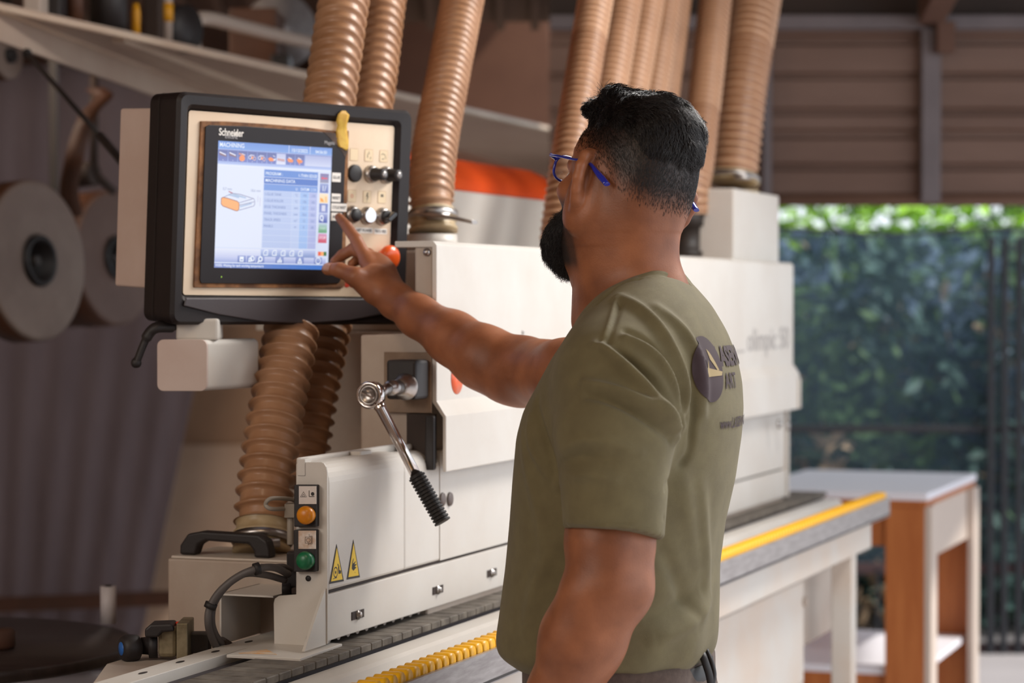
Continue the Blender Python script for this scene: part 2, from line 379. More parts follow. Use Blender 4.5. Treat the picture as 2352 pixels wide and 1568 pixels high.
# hedge of leaves (nobody could count them)
def leaves(name, n, box, label, mats, wts, size, blotch=2.2):
    mb = MB(); r = np.random.default_rng(11 + n)
    x0, x1, y0, y1, z0, z1 = box
    ph = r.uniform(0, 6.28, (5, 3)); fr = r.uniform(1.0, 3.0, (5, 3))
    V = []; F = []; Mi = []
    for i in range(n):
        c = np.array([r.uniform(x0, x1), r.uniform(y0, y1), z0 + (z1 - z0) * r.uniform(0, 1) ** .9])
        vals = [math.sin(fr[k] @ c * blotch + ph[k].sum()) + wts[k] + r.normal(0, .35) for k in range(5)]
        m_ = int(np.argmax(vals))
        a = r.normal(0, 1, 3); a /= np.linalg.norm(a); b = np.cross(a, r.normal(0, 1, 3)); b /= np.linalg.norm(b)
        s_ = size * r.uniform(.6, 1.4); nrm = np.cross(a, b)
        o = len(V)
        V += [tuple(c - a * s_), tuple(c + b * s_ * .42 + nrm * s_ * .1), tuple(c + a * s_), tuple(c - b * s_ * .42 + nrm * s_ * .1)]
        F += [(o, o + 1, o + 2), (o, o + 2, o + 3)]; Mi += [m_, m_]
    mb.v = V; mb.f = F; mb.m = Mi; mb.s = [False] * len(F)
    me = bpy.data.meshes.new(name); off = np.array([(x0 + x1) / 2, (y0 + y1) / 2, z0]); me.from_pydata((np.array(V) - off).tolist(), [], F)
    for m__ in mats: me.materials.append(m__)
    me.polygons.foreach_set('material_index', Mi); me.update()
    o = bpy.data.objects.new(name, me); C.objects.link(o); o.location = off
    tag(o, label, 'hedge', kind='stuff'); return o
leaves('hedge', 26000, (0.7, 4.6, 10.45, 12.3, 0.0, 1.76), 'dense blue green hedge leaves growing behind the shade net', M_leaf, (.75, .35, -.85, -.15, .1), .055)
leaves('overhanging_foliage', 1500, (0.9, 4.4, 12.4, 13.1, 1.78, 2.05), 'bright lime leaves showing above the shade net', M_leaf, (-1.5, .4, 1.3, -.6, -1.5), .05)
mb = MB(); mb.wbox(-0.5, 7.0, 13.2, 13.35, 0, 1.86); struct(mb.build('wall_garden', mat('garden_wall', (40, 58, 52), 0.9, rgb2=(24, 34, 36), vscale=2))) 

# ------------------------------------------------------------------ work table at the far end
ZT = .90
FR = on_z(2130, 1133, ZT); BR = on_z(2238, 1087, ZT); BL = on_z(1905, 1078, ZT)
u0, w0, u1 = FR[0], FR[1], BR[0]; w1 = w0 + .56
tb = thing('work_table', 'orange plywood work table with white laminate top beyond the machine', 'table', tuple(m2w((u0 + u1) / 2, (w0 + w1) / 2, 0)))
mb = MB(); mb.mbox(u0, u1, w0, w1, ZT - .022, ZT); mb.build('tabletop', M_lam, tb, bev=.002)
mb = MB(); mb.mbox(u0 + .004, u1 - .004, w0 + .004, w1 - .004, ZT - .04, ZT - .0225); mb.build('edge_band', M_orwood, tb)
for (ua, wa, sw) in ((u0 + .01, w0 + .01, 1), (u1 - .03, w0 + .01, 1), (u0 + .01, w1 - .13, 0), (u1 - .03, w1 - .13, 0)):
    mb = MB(); mb.mbox(ua, ua + .02, wa, wa + .115, 0, ZT - .0405); lg = mb.build('leg', M_orwood, tb, bev=.001)
    mb = MB(); q = wa - .0205 if sw else wa + .1155
    uu = ua if ua < (u0 + u1) / 2 else ua - .075
    mb.mbox(uu, uu + .095, q, q + .02, 0, ZT - .0405); mb.build('edge_board', M_lamedge, lg, bev=.001)
mb = MB(); mb.mbox(u0 + .03, u0 + .05, w0 + .01, w1 - .01, ZT - .16, ZT - .041); mb.build('apron', M_orwood, tb)
mb = MB(); mb.mbox(u0 + .06, u1 - .06, w0 + .012, w0 + .03, ZT - .20, ZT - .041); mb.build('apron', M_lamedge, tb)
mb = MB(); mb.mbox(u0 + .035, u1 - .035, w0 + .03, w1 - .03, .36, .38); mb.build('shelf', M_lam, tb)
mb = MB(); mb.mbox(u0 + .035, u0 + .05, w0 + .03, w1 - .03, .24, .359); mb.build('shelf_apron', M_orwood, tb)

# ------------------------------------------------------------------ left background
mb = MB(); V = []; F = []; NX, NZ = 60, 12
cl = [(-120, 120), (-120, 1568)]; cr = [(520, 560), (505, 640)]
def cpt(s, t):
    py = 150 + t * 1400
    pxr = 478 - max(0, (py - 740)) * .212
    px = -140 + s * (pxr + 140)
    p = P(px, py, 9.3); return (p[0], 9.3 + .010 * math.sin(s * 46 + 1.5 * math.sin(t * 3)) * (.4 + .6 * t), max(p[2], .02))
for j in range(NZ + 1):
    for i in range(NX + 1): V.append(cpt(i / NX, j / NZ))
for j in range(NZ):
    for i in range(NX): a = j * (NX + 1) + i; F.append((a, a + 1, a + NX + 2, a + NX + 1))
mb.add(V, F, 0, True); cu = mb.build('wall_shade_sheet', M_wallshade); tag(cu, 'grey sheet standing in for the shaded back wall at left', 'sheet')  # grey sheet stands in for the shaded part of the back wall
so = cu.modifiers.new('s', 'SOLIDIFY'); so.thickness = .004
a = P(-160, 1412, 8.9); b = P(470, 1388, 8.9); h = .055
mb = MB(); mb.hexa([a, b, b + np.array([0, .03, 0]), a + np.array([0, .03, 0])], [a + MZ * h, b + MZ * h, b + MZ * h + np.array([0, .03, 0]), a + MZ * h + np.array([0, .03, 0])])
for t in (.05, .93):
    q = a + (b - a) * t; mb.wbox(q[0] - .02, q[0] + .02, 8.9, 8.93, 0, q[2] + .01)
tag(mb.build('low_rail', M_plank), 'low dark brown plank rail in front of the grey wall shade sheet', 'rail')

a = P(240, 1400, 9.62)[0]; b = P(760, 1400, 9.62)[0]
mb = MB(); mb.wbox(a, b, 9.62, 9.65, 0, P(500, 1022, 9.62)[2]); tag(mb.build('lit_wall_board', M_walll, bev=.002), 'beige board standing in for the lit wall right of the shade sheet', 'board')  # added board, its beige stands in for the lit part of the wall
mb = MB(); mb.wbox(a, b, 9.66, 9.69, 0, P(500, 745, 9.66)[2]); tag(mb.build('dim_wall_board', mat('tan_dim_wall', (160, 126, 98), .8, rgb2=(146, 112, 86), vscale=3), bev=.002), 'taller tan board standing in for the dimmer wall above the beige board', 'board')  # darker tan stands in for the dimmer light higher on the wall
# edge banding coils
ax = np.array([.90, -.42, 0.06]); ax /= np.linalg.norm(ax)
def coil(px, py, Y, R, th, band, face, label, hub=.062, group=None):
    c = P(px, py, Y); t = thing('edge_band_coil', label, 'coil', tuple(c - MZ * R), group=group)
    prof = [(-th, hub)]; nlay = 9
    mb = MB(); mb.lathe(c, ax, [(-th, hub), (-th, R), (-.004, R), (0, R - .004)] + [(0 + (.0012 if k % 2 else 0), R - .004 - (R - .004 - hub) * k / 14) for k in range(1, 15)] + [(-th, hub)], 64)
    o = mb.build('band', face, t)
    mb = MB(); mb.lathe(c, ax, [(-th + .002, R + .0015), (-.008, R + .0015), (-.008, R - .002), (-th + .002, R - .002)], 64); mb.build('outer_wrap', band, t)
    mb = MB(); mb.lathe(c, ax, [(-th - .01, hub - .001), (.012, hub - .001), (.012, hub - .012), (-th * .7, hub - .014), (-th * .7, .001)], 48); mb.build('core', M_core_blk, t)
    return t
coil(88, 598, 5.86, .195, .075, M_reelb, M_reel1, 'large pale edge banding coil hanging at far left')
coil(268, 592, 7.0, .195, .11, M_reelb, M_reel2, 'pinkish edge banding coil partly behind the white box of the console')
coil(228, 600, 7.6, .20, .12, M_reelb, M_reelb, 'brown edge banding coil behind the pinkish coil')
coil(22, 128, 6.2, .060, .05, M_reelb, M_reel1, 'small pale coil under the canopy at the top left', hub=.02)
mb = MB(); pth = bez([P(216, 205, 6.78), P(238, 225, 6.72), P(205, 262, 6.55), P(182, 320, 6.5), P(168, 380, 6.5), P(158, 440, 6.6), P(170, 500, 6.7)], 10)
rings = []
for p in pth: rings.append([p + np.array([-.026, 0, 0]), p + np.array([.026, 0, .006]), p + np.array([.026, .0015, .006]), p + np.array([-.026, .0015, 0])])
mb.loft(rings); tag(mb.build('loose_band', M_reelb), 'loose strip of brown edge banding curving down to the coils', 'strip')
mb = MB(); c = P(216, 398, 6.75); mb.lathe(c, ax, [(-.06, .001), (-.06, .036), (0, .036), (.004, .03), (.004, .001)], 32)
c2 = P(262, 440, 6.8); mb.tube([c, c2], .012, 10); mb.tube([c, P(216, 250, 6.75), P(216, 120, 6.9)], .012, 10)
tag(mb.build('guide_roller', M_darkbrown), 'dark guide roller with arm above the coils', 'roller')
# frame that carries the coils
cf = thing('coil_rack', 'dark steel rack carrying the edge banding coils', 'rack', (-1.25, 6.5, 1.5))
for (px, py, Y) in ((88, 598, 5.86), (268, 592, 7.0), (228, 600, 7.6)):
    c = P(px, py, Y); mb = MB(); mb.cyl(c - ax * .22, c + ax * .0, .012, 12); mb.build('spindle', M_dark, cf)
q1 = P(88, 598, 5.86) - ax * .22; q2 = P(268, 592, 7.0) - ax * .22
q3 = P(228, 600, 7.6) - ax * .22
mb = MB(); mb.tube([q1, q2, q3], .02, 8); mb.build('crossbar', M_dark, cf)
for q in (q1, q2):
    mb = MB(); mb.wbox(q[0] - .012, q[0] + .012, q[1] - .012, q[1] + .012, q[2] - .02, roofz(q[1]) - .035); mb.build('upright', M_dark, cf)

# ------------------------------------------------------------------ metal canopy above left
ZC = 2.09
cn = thing('metal_canopy', 'long pale sheet metal canopy running high behind the console', 'canopy', tuple(hit(300, 100, (0, 0, ZC), MZ)))
pt = [hit(x, y, (0, 0, ZC), MZ) for x, y in ((-140, -14), (1300, 306), (1300, 400), (1048, 352), (900, 350), (760, 318), (485, 214), (-140, -30))]
A = hit(-140, -12, (0, 0, ZC), MZ)
V1 = [hit(x, y, (0, 0, ZC), MZ) for x, y in ((-90, -1), (600, 150), (1300, 306), (1300, 412), (1048, 345), (880, 340), (700, 298), (485, 214), (200, 103))]
mb = MB(); mb.prism(V1, (0, 0, .012)); mb.build('soffit', M_beam, cn)
e0 = hit(-90, -10, (0, 0, ZC), MZ); e1 = hit(700, 298, (0, 0, ZC), MZ); dd = (e1 - e0) / np.linalg.norm(e1 - e0); nn = np.cross(dd, MZ)
mb = MB(); mb.hexa([e0 - MZ * .066, e1 - MZ * .066, e1 - MZ * .066 - nn * .012, e0 - MZ * .066 - nn * .012], [e0 + MZ * .0, e1 + MZ * .0, e1 - nn * .012, e0 - nn * .012]); mb.build('fascia', M_beam, cn, bev=.002)
mb = MB(); mb.tube([e0 + MZ * .002 + nn * .003, e1 + MZ * .002 + nn * .003], .008, 8); mb.build('folded_lip', M_beam2, cn)
g0 = hit(286, 87, (0, 0, ZC), MZ); g1 = hit(900, 318, (0, 0, ZC), MZ)
mb = MB(); dg = (g1 - g0) / np.linalg.norm(g1 - g0); ng = np.cross(dg, MZ)
mb.hexa([g0 - MZ * .012, g1 - MZ * .02, g1 - MZ * .02 - ng * .3, g0 - MZ * .012 - ng * .03], [g0, g1, g1 - ng * .3, g0 - ng * .03]); mb.build('stiffener', M_beam2, cn)
t0 = hit(-90, -1, (0, 0, ZC), MZ); t1 = hit(1300, 306, (0, 0, ZC), MZ)
mb = MB(); mb.tube([t0 + MZ * .0, t1 + MZ * .0], .007, 8); mb.build('rolled_edge', M_beam2, cn)
for s in (.15, .95):
    q = e0 + (e1 - e0) * s + MW * .1; mb = MB(); mb.cyl((q[0], q[1], ZC + .01), (q[0], q[1], 2.9), .012, 10); mb.build('hanger_rod', M_dark, cn)
# gas strut
mb = MB(); a = P(62, 122, 5.35); b = P(230, 312, 4.9); c = P(306, 402, 4.7); mb.cyl(a, b, .0055, 12); mb.cyl(b, c, .009, 12); mb.ball(c, .012, 8); mb.ball(a, .011, 8)
tag(mb.build('gas_strut', M_black), 'thin black gas strut between the canopy and the console box', 'strut')

# things standing on the canopy
def ypx(px): return hit(px, 18 + .2208 * px, (0, 0, ZC), MZ)[1] + .12
def standing(nm, px0, px1, ptop, m_, label, cat, r=None, th=.12, bev=.006):
    Y = ypx((px0 + px1) / 2); a = P(px0, 50, Y)[0]; b = P(px1, 50, Y)[0]; zt_ = P(px0, ptop, Y)[2]
    mb = MB()
    if r: mb.lathe(((a + b) / 2, Y, ZC + .0125), (0, 0, 1), [(0, .001), (0, (b - a) / 2), (zt_ - ZC - .02, (b - a) / 2), (zt_ - ZC, (b - a) / 2 * .7), (zt_ - ZC, .001)], 24)
    else: mb.wbox(a, b, Y, Y + th, ZC + .0125, zt_)
    return tag(mb.build(nm, m_, bev=0 if r else bev), label, cat)
standing('white_carton', 52, 94, -40, M_whitetube, 'white carton standing on the canopy at far left', 'carton')
standing('black_case', 100, 140, -40, M_black, 'narrow black case beside the white carton on the canopy', 'case')
standing('brown_tin', 150, 192, -40, M_reelb, 'brown tin on the canopy beside the black case', 'tin', r=1)
standing('black_motor', 206, 292, -40, M_black, 'black cylindrical motor standing on the canopy', 'motor', r=1)
standing('yellow_tool', 302, 322, 20, M_yeld, 'thin yellow tool standing beside the black motor', 'tool', r=1)
standing('brown_crate', 328, 368, -40, M_darkbrown, 'dark brown crate behind the yellow tool', 'crate')
yt = standing('pale_bottle', 370, 396, -60, M_whitetube, 'pale bottle with a yellow band on the canopy', 'bottle', r=1)
c = wm(yt).translation; Yb = ypx(383); rr = (P(396, 50, Yb)[0] - P(370, 50, Yb)[0]) / 2
mb = MB(); z1 = P(383, 50, Yb)[2]; z2 = P(383, 8, Yb)[2]; mb.lathe((P(383, 50, Yb)[0], Yb, z1), (0, 0, 1), [(0, rr - .001), (0, rr + .002), (z2 - z1, rr + .002), (z2 - z1, rr - .001)], 24); mb.build('yellow_band', M_yeld, yt)
Y = ypx(415); mb = MB(); mb.lathe(P(432, 66, Y), (.85, -.5, 0), [(-.03, .001), (-.03, .062), (0, .062), (.0, .001)], 32); tag(mb.build('rubber_wheel', M_black), 'black rubber wheel beside the pale tube frame', 'wheel')
Y = ypx(450) + .1
mb = MB(); mb.tube(bez([P(446, 112, Y), P(447, 60, Y), P(470, 42, Y + .03), P(560, 62, Y + .3), P(650, 84, Y + .55), P(800, 118, Y + .95)], 8), .019, 12)
tag(mb.build('tube_frame', M_whitetube), 'pale bent tube frame lying along the canopy edge', 'frame')
Y = ypx(640) + .5; mb = MB(); mb.lathe(P(652, 70, Y), (.5, -.85, 0), [(-.05, .001), (-.05, .11), (0, .11), (.0, .03), (.01, .03), (.01, .001)], 40); tag(mb.build('fan_housing', M_alu), 'grey round fan housing above the tube frame', 'fan')
standing('cardboard_box', 470, 590, -40, M_reelb, 'large brown cardboard box behind the pale tube frame', 'box', th=.3).location.y += .55
standing('dark_bin', 596, 640, 98, M_core_blk, 'small dark bin under the pale tube frame', 'bin').location.y += .3
# brown extraction duct behind
struct((lambda m_: (m_.wbox(-4.25, 0.3, 8.705, 8.745, 2.47, 3.38), m_.build('trim_2', M_roof))[1])(MB()))
YD = 12.6; mb = MB(); a = P(742, 0, YD); b = P(1262, 0, YD); bb = P(1296, 340, YD)
pl = [(a[0], YD, 3.29), (a[0], YD, 0.0), (bb[0], YD, 0.0), (bb[0] - .02, YD, 2.25), (b[0] + .02, YD, 2.9), (b[0], YD, 3.29)]
mb.prism(pl, (0, .38, 0)); tag(mb.build('brown_duct', M_duct, bev=.03, seg=4), 'large plain brown extraction duct rising behind the hoses', 'duct')
mb = MB(); a = P(-100, 0, 12.9); b = P(735, 0, 12.9); mb.wbox(a[0], b[0], 12.9, 12.99, 1.9, 3.29); tag(mb.build('brown_partition', M_wallb), 'dark brown partition board high on the back wall', 'board')
# ================================================================== EDGE BANDING MACHINE
mach = thing('edge_banding_machine', 'long white edge banding machine with buttons and orange striped rear housing', 'machine', tuple(MO), math.atan2(MU[1], MU[0]))
def part(mb, nm, m_, parent=None, **k): return mb.build(nm, m_, parent if parent is not None else mach, **k)
def mprof(mb, prof, u0, u1, mi=0, sm=False):   # profile in (w, z) swept along u
    return mb.prism([m2w(u0, a, b) for a, b in prof], MU * (u1 - u0), mi, sm)
def arc(cw, cz, r, a0, a1, n=6): return [(cw + r * math.cos(math.radians(a0 + (a1 - a0) * k / n)), cz + r * math.sin(math.radians(a0 + (a1 - a0) * k / n))) for k in range(n + 1)]
H0 = on_w(1003, 750, -.012)[0]; H1 = on_w(1822, 700, -.012)[0]
ztop = on_w(1003, 553, -.012)[2]; zstep = on_w(1003, 938, -.012)[2]; zhb = on_w(1015, 1086, -.03)[2]
H2 = on_w(1836, 1000, -.03)[0]
# core body
mb = MB(); WE = on_u(950, 650, H0)[1]; mb.mbox(H0 + .012, H1 - .02, .008, WE, 1.405, ztop - .006); mb.mbox(H0 + .012, H1 - .02, .008, .125, .62, 1.405); mb.mbox(.80, H1 - .02, WE, .42, 1.405, ztop - .006); mb.mbox(.74, H1 - .02, .125, .42, .62, 1.405)
body = part(mb, 'body', M_core, bev=.004)
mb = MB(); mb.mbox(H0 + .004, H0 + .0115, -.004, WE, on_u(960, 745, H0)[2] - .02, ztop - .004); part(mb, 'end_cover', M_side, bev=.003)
mb = MB(); mb.mbox(H0 + .0030, H0 + .0038, -.0075, -.0040, on_u(960, 745, H0)[2] - .02, ztop - .010); part(mb, 'gap_strip', M_black)
c = on_u(979, 579, H0); mb = MB(); mb.lathe(m2w(H0 + .004, c[1], c[2]), -MU, [(0, .001), (0, .0065), (.003, .0062), (.006, .003), (.0065, .001)], 16); part(mb, 'screw', M_steel)
# hood front with stepped lower skirt (hollow folded sheet)
outer = [(.06, ztop), (-.006, ztop), (-.012, ztop - .006)] + [(-.012, zstep + .012)] + [(-.028, zstep - .012), (-.028, zhb), (-.022, zhb), (-.022, zstep - .014), (-.004, zstep + .010), (-.004, ztop - .010), (.06, ztop - .010)]
mb = MB(); mprof(mb, outer, H0, H1); hood = part(mb, 'hood_cover', M_cover, bev=.0015)
mb = MB(); mprof(mb, [(-.0285, zstep - .016), (-.0285, zhb + .002), (-.034, zhb + .002), (-.034, zstep - .03)], H2 - .012, H2); part(mb, 'hood_edge', M_cover)
mb = MB(); mprof(mb, [(0.06, ztop - .012), (-.003, ztop - .012), (-.003, .97), (.06, .97)], H1 - .018, H1 - .001); part(mb, 'far_end_plate', M_cover)
# lettering on the hood
pa = on_w(1716, 806, -.0125); pb = on_w(1812, 800, -.0125)
wtxt = pb[0] - pa[0]
M_hl = mat('hood_lettering', (160, 154, 150), .5); sz = .075
vs, fs = text2d('olimpic 50', bold=.01); L = max(v[0] for v in vs); L2_ = max(v[0] for v in text2d('olimpic ', bold=.01)[0]) + .28
mb = MB(); put_text(mb, 'olimpic', m2w(pa[0], -.0127, pa[2]), MU, MZ, sz, sx=wtxt / (L * sz), bold=.01); part(mb, 'model_lettering', M_hl)
mb = MB(); put_text(mb, '50', m2w(pa[0] + wtxt * L2_ / L, -.0127, pa[2]), MU, MZ, sz, sx=wtxt / (L * sz), bold=.01); part(mb, 'model_number', M_hl)
pd = on_w(1690, 808, -.0125)
mb = MB(); mb.mbox(pd[0], pa[0] - .02, -.0127, -.0122, pd[2] - .002, pd[2] + .003); part(mb, 'underline', MATS['hood_lettering'])
c = on_w(1050, 868, -.0125); mb = MB(); mb.lathe(m2w(c[0], -.0122, c[2]), -MW, [(0, .001), (0, .026), (.0006, .026), (.0006, .001)], 28); part(mb, 'orange_mark', M_orange_btn)
for px, py in ((1200, 763),):
    c = on_w(px, py, -.012); mb = MB(); mb.lathe(m2w(c[0], -.0122, c[2]), -MW, [(0, .001), (0, .004), (.002, .003), (.002, .001)], 12); part(mb, 'rivet', M_steel)
c = on_w(1800, 972, -.035); mb = MB(); mb.lathe(m2w(c[0] - .03, -.029, c[2]), -MW, [(0, .001), (0, .012), (.006, .010), (.006, .001)], 16); mb.lathe(m2w(c[0] + .06, -.029, c[2] - .01), -MW, [(0, .001), (0, .012), (.006, .010), (.006, .001)], 16); part(mb, 'latch', M_steel)
# lower housing : bulged sections
zs = on_w(752, 1362, 0.0)[2]; zlt = on_w(752, 1064, 0.0)[2]; zlb = .972
def lower_sec(u0, u1, w_, zt_, nm):
    pr = [(w_, zs + .003)] + arc(w_ + .028, zt_ - .028, .028, 180, 90, 6) + [(.048, zt_), (.048, zs + .003)]
    mb = MB(); mprof(mb, pr, u0, u1); return part(mb, nm, M_cover, bev=.004)
ud = on_w(930, 1200, 0)[0]; ue = on_w(1012, 1200, 0)[0]
lower_sec(.006, ud, 0.0, zlt, 'lower_cover'); lower_sec(ud + .001, ue, .001, zlt - .004, 'lower_cover')
mb = MB(); mprof(mb, [(.001, zs + .003), (.001, zhb + .03), (.06, zhb + .03), (.06, zs + .003)], ue + .0004, H2 - .03); part(mb, 'lower_cover', M_cover)
mb = MB(); mb.mbox(.02, ue - .02, .0485, .058, zs, zlt + .006); part(mb, 'cover_back', M_cover, bev=.003)
for (a, b) in ((800, 1042), (905, 1034)):
    u_ = on_w(a, 1070, .05)[0]; mb = MB(); mb.mbox(u_, u_ + .045, .030, .048, zlt - .004, zlt + .006); part(mb, 'hinge_pad', M_cover, bev=.003)
# dark seam + strip
mb = MB(); mb.mbox(.01, H2 - .04, .006, .06, zs - .004, zs + .004); part(mb, 'seam', M_darkbrown)
mb = MB(); mprof(mb, [(.0, zlb), (.0, zs - .002), (.05, zs - .002), (.05, zlb)], .004, H2 - .02); strip = part(mb, 'guard_strip', M_cover, bev=.0015)
for px, py in ((821, 1411), (1005, 1354), (1129, 1315)):
    c = on_w(px, py, 0); mb = MB(); mb.mbox(c[0] - .022, c[0] + .022, -.0012, .001, c[2] - .006, c[2] + .006); sl = part(mb, 'slot', M_darkbrown, strip)
    mb = MB(); mb.lathe(m2w(c[0], -.001, c[2]), -MW, [(0, .001), (0, .0075), (.0015, .0075), (.002, .0045), (.005, .0045), (.006, .003), (.006, .001)], 16); part(mb, 'bolt', M_steel, strip)
for px, py in ((1016, 1147), (1033, 1146)):
    c = on_w(px, py, 0); mb = MB(); mb.lathe(m2w(c[0], .0, c[2]), -MW, [(0, .001), (0, .0115), (.0025, .0105), (.003, .001)], 24); part(mb, 'plug', mat('grey_plug%d' % px, (96, 84, 80), .5))
# warning triangles on the lower cover
def tri(px0, px1, pb0, pb1, ax_, ay_, kind):
    a = on_w(px0, pb0, 0); b = on_w(px1, pb1, 0); c = on_w(ax_, ay_, 0)
    def q(s, t, d=.0006): return m2w(a[0] + (b[0] - a[0]) * s, -d, (a[2] + (b[2] - a[2]) * s) + (c[2] - a[2]) * t)
    mb = MB(); mb.prism([q(-.04, -.03, .0004), q(1.04, -.03, .0004), q(.5, 1.03, .0004)], -MW * .0002, 0)
    mb.prism([q(.07, .03, .0007), q(.93, .03, .0007), q(.5, .93, .0007)], -MW * .0002, 1)
    def rr(cx_, cy_, r, n=18, asp=1.0): return [q(cx_ + r * math.cos(2 * PI * k / n), cy_ + r * asp * math.sin(2 * PI * k / n), .001) for k in range(n)]
    if kind == 0:
        o1 = rr(.40, .26, .16, asp=.95); i1 = [q(.40 + .125 * math.cos(2 * PI * k / 18), .26 + .118 * math.sin(2 * PI * k / 18), .001) for k in range(18)]
        mb.add(o1 + i1, [(k, (k + 1) % 18, 18 + (k + 1) % 18, 18 + k) for k in range(18)], 0)
        mb.add(rr(.40, .26, .045), [tuple(range(18))], 0)
        for pl in ([(.58, .40), (.66, .44), (.68, .30), (.80, .28), (.80, .2), (.62, .2)], [(.54, .44), (.58, .50), (.64, .42)], [(.2, .10), (.5, .12), (.5, .10), (.2, .085)]):
            mb.add([q(x, y, .001) for x, y in pl], [tuple(range(len(pl)))], 0)
    else:
        for pl in ([(.34, .24), (.36, .36), (.50, .40), (.60, .34), (.60, .22), (.48, .18)], [(.40, .36), (.50, .50), (.46, .52), (.36, .40)], [(.50, .38), (.64, .44), (.66, .41), (.54, .34)], [(.56, .34), (.72, .36), (.72, .33), (.58, .29)], [(.56, .28), (.70, .27), (.70, .24), (.58, .23)], [(.6, .14), (.63, .14), (.63, .11), (.6, .11)]):
            mb.add([q(x, y, .001) for x, y in pl], [tuple(range(len(pl)))], 0)
    return part(mb, 'warning_triangle', [M_ink, M_sign])
tri(757, 788, 1338, 1332, 774, 1250, 0); tri(797, 825, 1328, 1323, 810, 1240, 1)
# end plate with buttons
ZB = .966
def Q(px, py, u=0.0): return hit(px, py, m2w(u, 0, 0), MU)
pl = [(680, 1066), (684, 1061), (738, 1061), (744, 1064), (749, 1072), (751, 1084), (752, 1360), (752, 1478), (630, 1500), (628, 1384), (631, 1374), (640, 1368), (664, 1366), (680, 1365)]
mb = MB(); mb.prism([Q(x, y, 0) for x, y in pl], MU * .004); endp = part(mb, 'end_plate', M_cover, bev=.0008)
g = [m2w(-.002, .001, on_w(752, 1350, 0)[2]), m2w(0, .001, .968), on_z(668, 1494, .968)]
g[2] = m2w(g[2][0], .001, .968)
mb = MB(); mb.prism(g, MW * .004); part(mb, 'gusset', M_cover)
cs = [on_z(x, y, .966) for x, y in ((520, 1502), (690, 1511), (786, 1477), (640, 1462))]
mb = MB(); mb.prism([m2w(c[0], c[1], .961) for c in cs], MZ * .0045); foot = part(mb, 'foot_plate', M_cover, bev=.0008)
st_ = [on_z(x, y, .9657) for x, y in ((548, 1500), (636, 1503), (612, 1491))]
mb = MB(); mb.prism([m2w(c[0], c[1], .9657) for c in st_], MZ * .0004); part(mb, 'worn_sticker', mat('worn_sticker', (216, 158, 90), .7, rgb2=(206, 190, 170), vscale=60), foot)
def unit(x0, x1, y0, y1, ly0, ly1, cxp, cyp, mcol, kind):
    mb = MB(); mb.prism([Q(x, y, -.0005) for x, y in ((x0, y0), (x1, y0), (x1, y1), (x0, y1))], -MU * .012); h_ = part(mb, 'button_housing', M_black, bev=.0015)
    mb = MB(); mb.prism([Q(x, y, -.0127) for x, y in ((x0 + 4, ly0), (x1 - 7, ly0), (x1 - 7, ly1), (x0 + 4, ly1))], -MU * .0008); part(mb, 'legend_plate', mat('legend%d' % y0, (214, 204, 196), .5, rgb2=(190, 160, 136) if kind else (206, 196, 190), vscale=70), h_)
    mb = MB(); r = 21.5 * 3.44 / FPX; c = Q(cxp, cyp, -.0127); mb.lathe(c, -MU, [(0, .001), (0, r * .95), (.006, r), (.010, r * .95), (.014, r * .7), (.0155, r * .35), (.016, .0005)], 36); part(mb, 'button', mcol, h_)
    mb = MB(); u_ = -.0138
    def ln(x0_, y0_, x1_, y1_, t=.9):
        a = Q(x0_, y0_, u_); b = Q(x1_, y1_, u_); d = b - a; d /= np.linalg.norm(d); n_ = np.cross(d, MU) * t * .0003
        mb.add([a - n_, b - n_, b + n_, a + n_], [(0, 1, 2, 3)])
    if kind == 0:
        for (s, ) in ((1.0,), (.45,)):
            T = [(697 - 7 * s, 1138 + 3 * s), (697 + 7 * s, 1138 + 3 * s), (697, 1138 - 9 * s)]
            for i in range(3): ln(*T[i], *T[(i + 1) % 3], .8)
        ln(710, 1126, 710, 1140, 1.6); ln(710, 1140, 722, 1140, 1.6)
        cc = Q(718, 1134, u_); mb.add([cc + (MW * math.cos(k * PI / 8) + MZ * math.sin(k * PI / 8)) * .0027 for k in range(16)], [tuple(range(16))])
    else:
        for i in range(12):
            a0, a1 = i * PI / 6, (i + 1) * PI / 6; ln(708 + 4.5 * math.cos(a0), 1240 + 4.5 * math.sin(a0), 708 + 4.5 * math.cos(a1), 1240 + 4.5 * math.sin(a1))
        for s in ((701, 1233, 715, 1233), (715, 1233, 715, 1247), (715, 1247, 701, 1247), (701, 1247, 701, 1233), (710, 1226, 710, 1231), (708, 1252, 708, 1247), (717, 1231, 717, 1249), (710, 1231, 717, 1231), (708, 1249, 717, 1249)): ln(*s)
    part(mb, 'legend_print', M_ink, h_)
unit(683, 734, 1112, 1208, 1116, 1157, 706.5, 1182, M_yel_btn, 0)
unit(682, 733, 1215, 1311, 1218, 1260, 705, 1286, M_grn_btn, 1)
mb = MB(); mb.lathe(Q(708, 1328, -.0006), -MU, [(0, .001), (0, .0042), (.0006, .0042), (.0006, .001)], 20); part(mb, 'hole_plug', M_black)
# top fitting of the end plate
mb = MB(); mb.mbox(-.002, .02, on_u(690, 1060, 0)[1] - .008, on_u(690, 1060, 0)[1] + .004, on_u(690, 1060, 0)[2] - .02, on_u(690, 1060, 0)[2] + .004); part(mb, 'plate_tab', M_cover, bev=.001)
